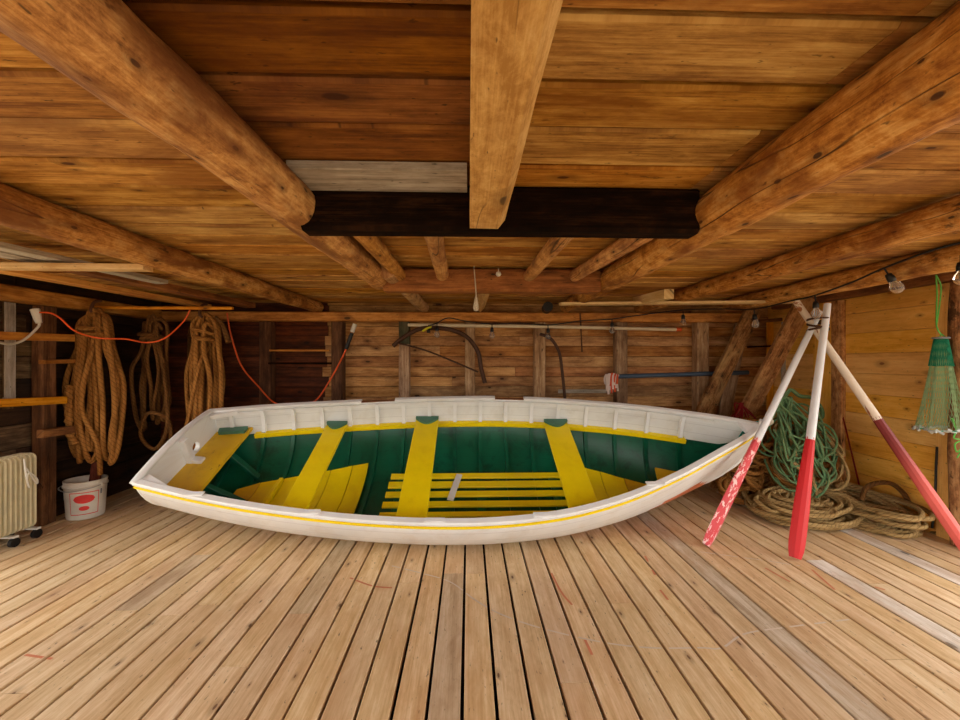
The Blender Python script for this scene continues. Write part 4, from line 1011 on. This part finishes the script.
m = MB(); m.tube(crom([(-2.17, 3.5, 1.62), (-2.1, 3.47, 1.56), (-2.06, 3.46, 1.47), (-2.03, 3.45, 1.40)], 5), lambda i, t: .012 + .012 * t, 8, wob=.3)
tag(m.build('rope_end', 'maniladark'), 'frayed rope end sticking out beside the stern hank', 'rope')

# ------------------------------------------------------------------ rope heaps at right
def heap(name, loops, r, mat, lab, seed, sub=5, n=8, fall=.0):
    """loops: list of (cx,cy,cz, rx,ry, tilt_x, tilt_y, turns)"""
    rr = random.Random(seed); pts = []
    for (cx, cy, cz, rx_, ry_, tx, ty, turns) in loops:
        m3 = Matrix.Rotation(tx, 3, 'X') @ Matrix.Rotation(ty, 3, 'Y'); a0 = rr.uniform(0, 6.28); N = int(turns * 9); sgn = rr.choice((-1, 1))
        w1 = rr.uniform(.08, .2); ph = rr.uniform(0, 6)
        for i in range(N):
            a = a0 + sgn * 2 * PI * i / 9; k = 1 + w1 * math.sin(a * 1.37 + ph) + rr.uniform(-.05, .05)
            p = Vector((cx, cy, cz)) + m3 @ Vector((rx_ * k * math.cos(a), ry_ * k * math.sin(a), rr.uniform(-.5, .5) * r))
            p.z = max(p.z, r * 1.0); p.x = min(p.x, XR - r - .02); pts.append(p)
    m = MB(); m.tube(crom(pts, sub), r, n, rnd=rr.random(), wob=.05); return tag(m.build(name, mat), lab, 'rope')
q = random.Random(5)
L = []
for i in range(16):   # tan rope on the floor in front
    t = i / 15; cx = 2.50 + .30 * q.random() + .05 * t; cy = 3.12 + q.uniform(-.10, .14)
    L.append((cx, cy, .03 + .15 * t * (1 - abs(cx - 2.65) * 1.2) + .0, q.uniform(.24, .42) * (1 - .35 * t), q.uniform(.12, .24), q.uniform(-.05, .25) + .1 * t, q.uniform(-.1, .1), q.choice((1.3, 2.2))))
heap('rope_heap', L, .0165, 'manila', 'tan manila rope heaped loosely on the floor behind the oars', 21)
L = []
for i in range(18):   # brown rope heap, left and behind
    t = i / 17
    L.append((2.42 + q.uniform(-.09, .20), 3.44 + q.uniform(-.05, .1), .10 + .52 * t, q.uniform(.12, .24) * (1 - .15 * t), q.uniform(.10, .18), q.uniform(.5, 1.15), q.uniform(-.35, .35), q.choice((1.3, 1.8))))
heap('rope_heap', L, .0175, 'manilabrown', 'brown rope heaped behind the bow of the boat', 22)
L = []
for i in range(12):   # brown rope at right behind green
    t = i / 11
    L.append((2.86 + q.uniform(-.12, .14), 3.35 + q.uniform(-.06, .08), .12 + .5 * t, q.uniform(.16, .26) * (1 - .3 * t), q.uniform(.12, .2), q.uniform(.6, 1.2), q.uniform(-.3, .3), q.choice((1.2, 1.8))))
heap('rope_heap', L, .0165, 'manilabrown', 'brown rope loops between the green rope and the pine wall', 29)
# green rope draped in long loops from a peg in the corner
def drape(name, c, n_, top, r, mat, lab, seed, w=.35, hmin=.3, hmax=.8, dep=.12, lean_=.0):
    rr = random.Random(seed); pts = []; c = Vector(c)
    for i in range(n_):
        side = rr.uniform(-1, 1); h_ = rr.uniform(hmin, hmax); ww = rr.uniform(.05, .14); xo = side * w * (.5 + .5 * h_ / hmax)
        yo = -dep * rr.random() - .25 * h_ * .5
        tx = rr.uniform(-.05, .05)
        pts += [c + Vector((tx, yo * .2, top)), c + Vector((tx + xo * .45 - ww * .3, yo * .6, top - h_ * .35)), c + Vector((xo - ww, yo, top - h_ * .8)), c + Vector((xo, yo - .03, top - h_)), c + Vector((xo + ww, yo, top - h_ * .78)), c + Vector((tx + xo * .5 + ww * .5, yo * .5, top - h_ * .3))]
    for p in pts: p.x = min(p.x, XR - r - .02); p.z = max(p.z, r)
    m = MB(); m.tube(crom(pts, 6), r, 7, rnd=rr.random()); return tag(m.build(name, mat), lab, 'rope')
drape('draped_rope', (2.74, 3.40, 0), 10, .93, .009, 'greenrope', 'green fishing rope draped in long loops over the brown heap', 31, w=.30, hmin=.4, hmax=.78, dep=.14)
L = []
for i in range(20): L.append((2.74 + q.uniform(-.16, .22), 3.22 + q.uniform(-.05, .08), .42 + q.uniform(-.14, .30), q.uniform(.06, .17), q.uniform(.13, .26), 1.15 + q.uniform(-.25, .2), q.uniform(-.9, .9), q.choice((1.1, 1.6))))
heap('rope_tangle', L, .0085, 'greenrope', 'tangle of green fishing rope on top of the brown heap', 33)
L = []
for i in range(9): L.append((2.84 + q.uniform(-.2, .16), 3.22 + q.uniform(-.05, .1), .42 + q.uniform(-.14, .2), q.uniform(.08, .2), q.uniform(.15, .28), 1.15 + q.uniform(-.25, .2), q.uniform(-.8, .8), q.choice((1.1, 1.6))))
heap('rope_tangle', L, .011, 'manila', 'tan rope loops mixed through the green rope', 38)
drape('draped_rope', (2.46, 3.58, 0), 6, .86, .006, 'redrope', 'thin dark red rope loops left of the green rope', 41, w=.12, hmin=.1, hmax=.32, dep=.06)
px_tube('draped_rope', [(782, 402, 3.5), (790, 390, 3.5), (800, 396, 3.45), (812, 398, 3.45), (821, 408, 3.4), (822, 417, 3.42), (815, 418, 3.45)], 3.4, .016, 'greenrope', 'dark green rope end curling out at the top of the draped rope', 'rope')
# coil by the pine wall
q = random.Random(15); L = []
for i in range(11):
    t = i / 10
    L.append((3.08 + q.uniform(-.03, .03), 2.98 + q.uniform(-.05, .05), .025 + .15 * t, q.uniform(.15, .25) * (1 - .2 * t), q.uniform(.20, .32), q.uniform(-.05, .3), q.uniform(-.15, .05), q.choice((1.2, 2.1))))
heap('rope_coil', L, .016, 'manila', 'darker tan rope coil at the foot of the pine wall', 25)
px_tube('rope_hoop', [(862, 500, 3.0), (866, 488, 3.0), (878, 483, 2.98), (892, 484, 2.95), (904, 494, 2.93), (910, 506, 2.92)], 3, .017, 'maniladark', 'stiff dark rope arch standing behind the wall coil', 'rope')
px_tube('rope_end', [(925, 532, 2.88), (938, 534, 2.76), (950, 541, 2.68), (953, 549, 2.62), (946, 553, 2.60), (938, 550, 2.64)], 2.8, .014, 'manila', 'curved rope tail on the floor below the bark post', 'rope')
m = MB(); m.tube([P(838, 400, X=3.33), P(845, 425, X=3.33), P(862, 497, X=3.3)], .006, 6); tag(m.build('red_line', 'redrope'), 'thin red line hanging down the pine wall', 'cord')
m = MB(); m.tube(crom([P(937, 447, X=3.29), P(936, 470, X=3.3), P(935, 500, X=3.28), P(932, 528, X=3.26)], 6), .007, 6); tag(m.build('black_line', 'black'), 'thin black line hanging beside the bark post', 'cord')

# ------------------------------------------------------------------ net
NY = 2.60
top = P(941, 338, Y=NY); bot = P(941, 429, Y=NY)
ne = empty('hanging_net', (bot.x, bot.y, bot.z - .03), 'green mesh net with lead weights hanging at the right edge', 'net')
H_ = top.z - bot.z
def nr_(t, a):   # radius by height t(0 top..1 bottom) and angle: pleated cone
    base = .03 + .036 * t ** .6 + .056 * t ** 1.6
    return base * (1 + .16 * t * math.sin(7 * a + 1) + .07 * t * math.sin(13 * a))
def npnt(t, a):
    return Vector((top.x - .004 * t + nr_(t, a) * math.cos(a), NY + nr_(t, a) * .8 * math.sin(a), top.z - H_ * t + .006 * math.sin(3 * a) * t))
m = MB(); NK = 56; TT = 26
for k in range(NK):
    for sg in (-1, 1):
        pts = [npnt(i / TT, 2 * PI * k / NK + sg * .9 * i / TT) for i in range(TT + 1)]; m.tube(pts, .0014, 3, caps=False)
m.build('mesh', 'net', ne)
m = MB()
for k in range(40):
    for sg in (-1, 1):
        pts = [npnt(i / 26, 2 * PI * k / 40 + sg * .9 * i / 26) * 1 for i in range(0, 9)]
        pts = [Vector((top.x + (p.x - top.x) * 1.12, NY + (p.y - NY) * 1.12, p.z)) for p in pts]; m.tube(pts, .0018, 3, caps=False)
m.build('net_collar', 'nettop', ne)['label'] = 'emerald mesh collar'
m = MB(); m.tube([Vector((top.x + .042 * math.cos(2 * PI * k / 24), NY + .034 * math.sin(2 * PI * k / 24), top.z)) for k in range(24)], .007, 8, closed=True); m.build('ring', 'greyplastic', ne)
for k in range(26):
    a = 2 * PI * k / 26; p = npnt(1, a); d = Vector((.02 * math.cos(a + 1.3), .02 * math.sin(a + 1.3), -.012 + .012 * (k % 2)))
    m = MB(); m.tube([p - d * .7, p + d * 1.2], .0085, 8); m.build('lead_weight', 'lead', ne)
m = MB(); m.tube([npnt(1, 2 * PI * k / 60) for k in range(60)], .0035, 6, closed=True); m.build('hem_rope', 'nettop', ne)
hk = P(936, 275, Y=NY + .0)
m = MB(); m.tube(crom([hk, P(937, 295, Y=NY), P(936.5, 325, Y=NY), top + Vector((0, 0, .02)), top + Vector((-.035, 0, .0))], 6), .004, 6); m.tube(crom([hk, P(941, 287, Y=NY), P(939, 308, Y=NY), P(936.5, 326, Y=NY)], 6), .004, 6)
m.tube(crom([top + Vector((0, 0, .03)), top + Vector((.035, 0, .0))], 3), .004, 6)
m.build('hanging_cord', 'limecord', ne)['label'] = 'lime green hanging cord'
px_tube('lime_cord', [(952, 418, 2.5), (956, 430, 2.5), (954, 438, 2.48), (962, 440, 2.5), (955, 444, 2.5), (957, 452, 2.5), (963, 447, 2.5), (957, 458, 2.5)], 2.5, .004, 'limecord', 'tangled lime green cord end beside the net', 'cord')
m = MB(); m.tube([hk + Vector((0, .0, .01)), Vector((2.69, NY, 1.80))], .005, 6); tag(m.build('net_hook', 'iron'), 'small hook holding the net cord on the outer joist', 'hook') if 0 else None

# ------------------------------------------------------------------ light: daylight through the narrowed doorway and the open sides
w = bpy.data.worlds.new('world'); bpy.context.scene.world = w; w.use_nodes = True
wn = w.node_tree; bg = wn.nodes['Background']
tc = wn.nodes.new('ShaderNodeTexCoord'); sp = wn.nodes.new('ShaderNodeSeparateXYZ'); wn.links.new(tc.outputs['Generated'], sp.inputs[0])
rp = wn.nodes.new('ShaderNodeValToRGB'); mr = wn.nodes.new('ShaderNodeMapRange'); mr.inputs[1].default_value = -1; wn.links.new(sp.outputs[2], mr.inputs[0]); wn.links.new(mr.outputs[0], rp.inputs[0])
e = rp.color_ramp.elements; e[0].position = .47; e[0].color = (.42, .33, .22, 1); e[1].position = .53; e[1].color = (1, .96, .90, 1)
wn.links.new(rp.outputs[0], bg.inputs[0]); bg.inputs[1].default_value = 4.4
sc = bpy.context.scene
sc.view_settings.view_transform = 'Standard'; sc.view_settings.look = 'None'; sc.view_settings.gamma = 1; sc.view_settings.exposure = .25
sc.cycles.max_bounces = 8; sc.cycles.diffuse_bounces = 5; sc.cycles.caustics_reflective = False; sc.cycles.caustics_refractive = False
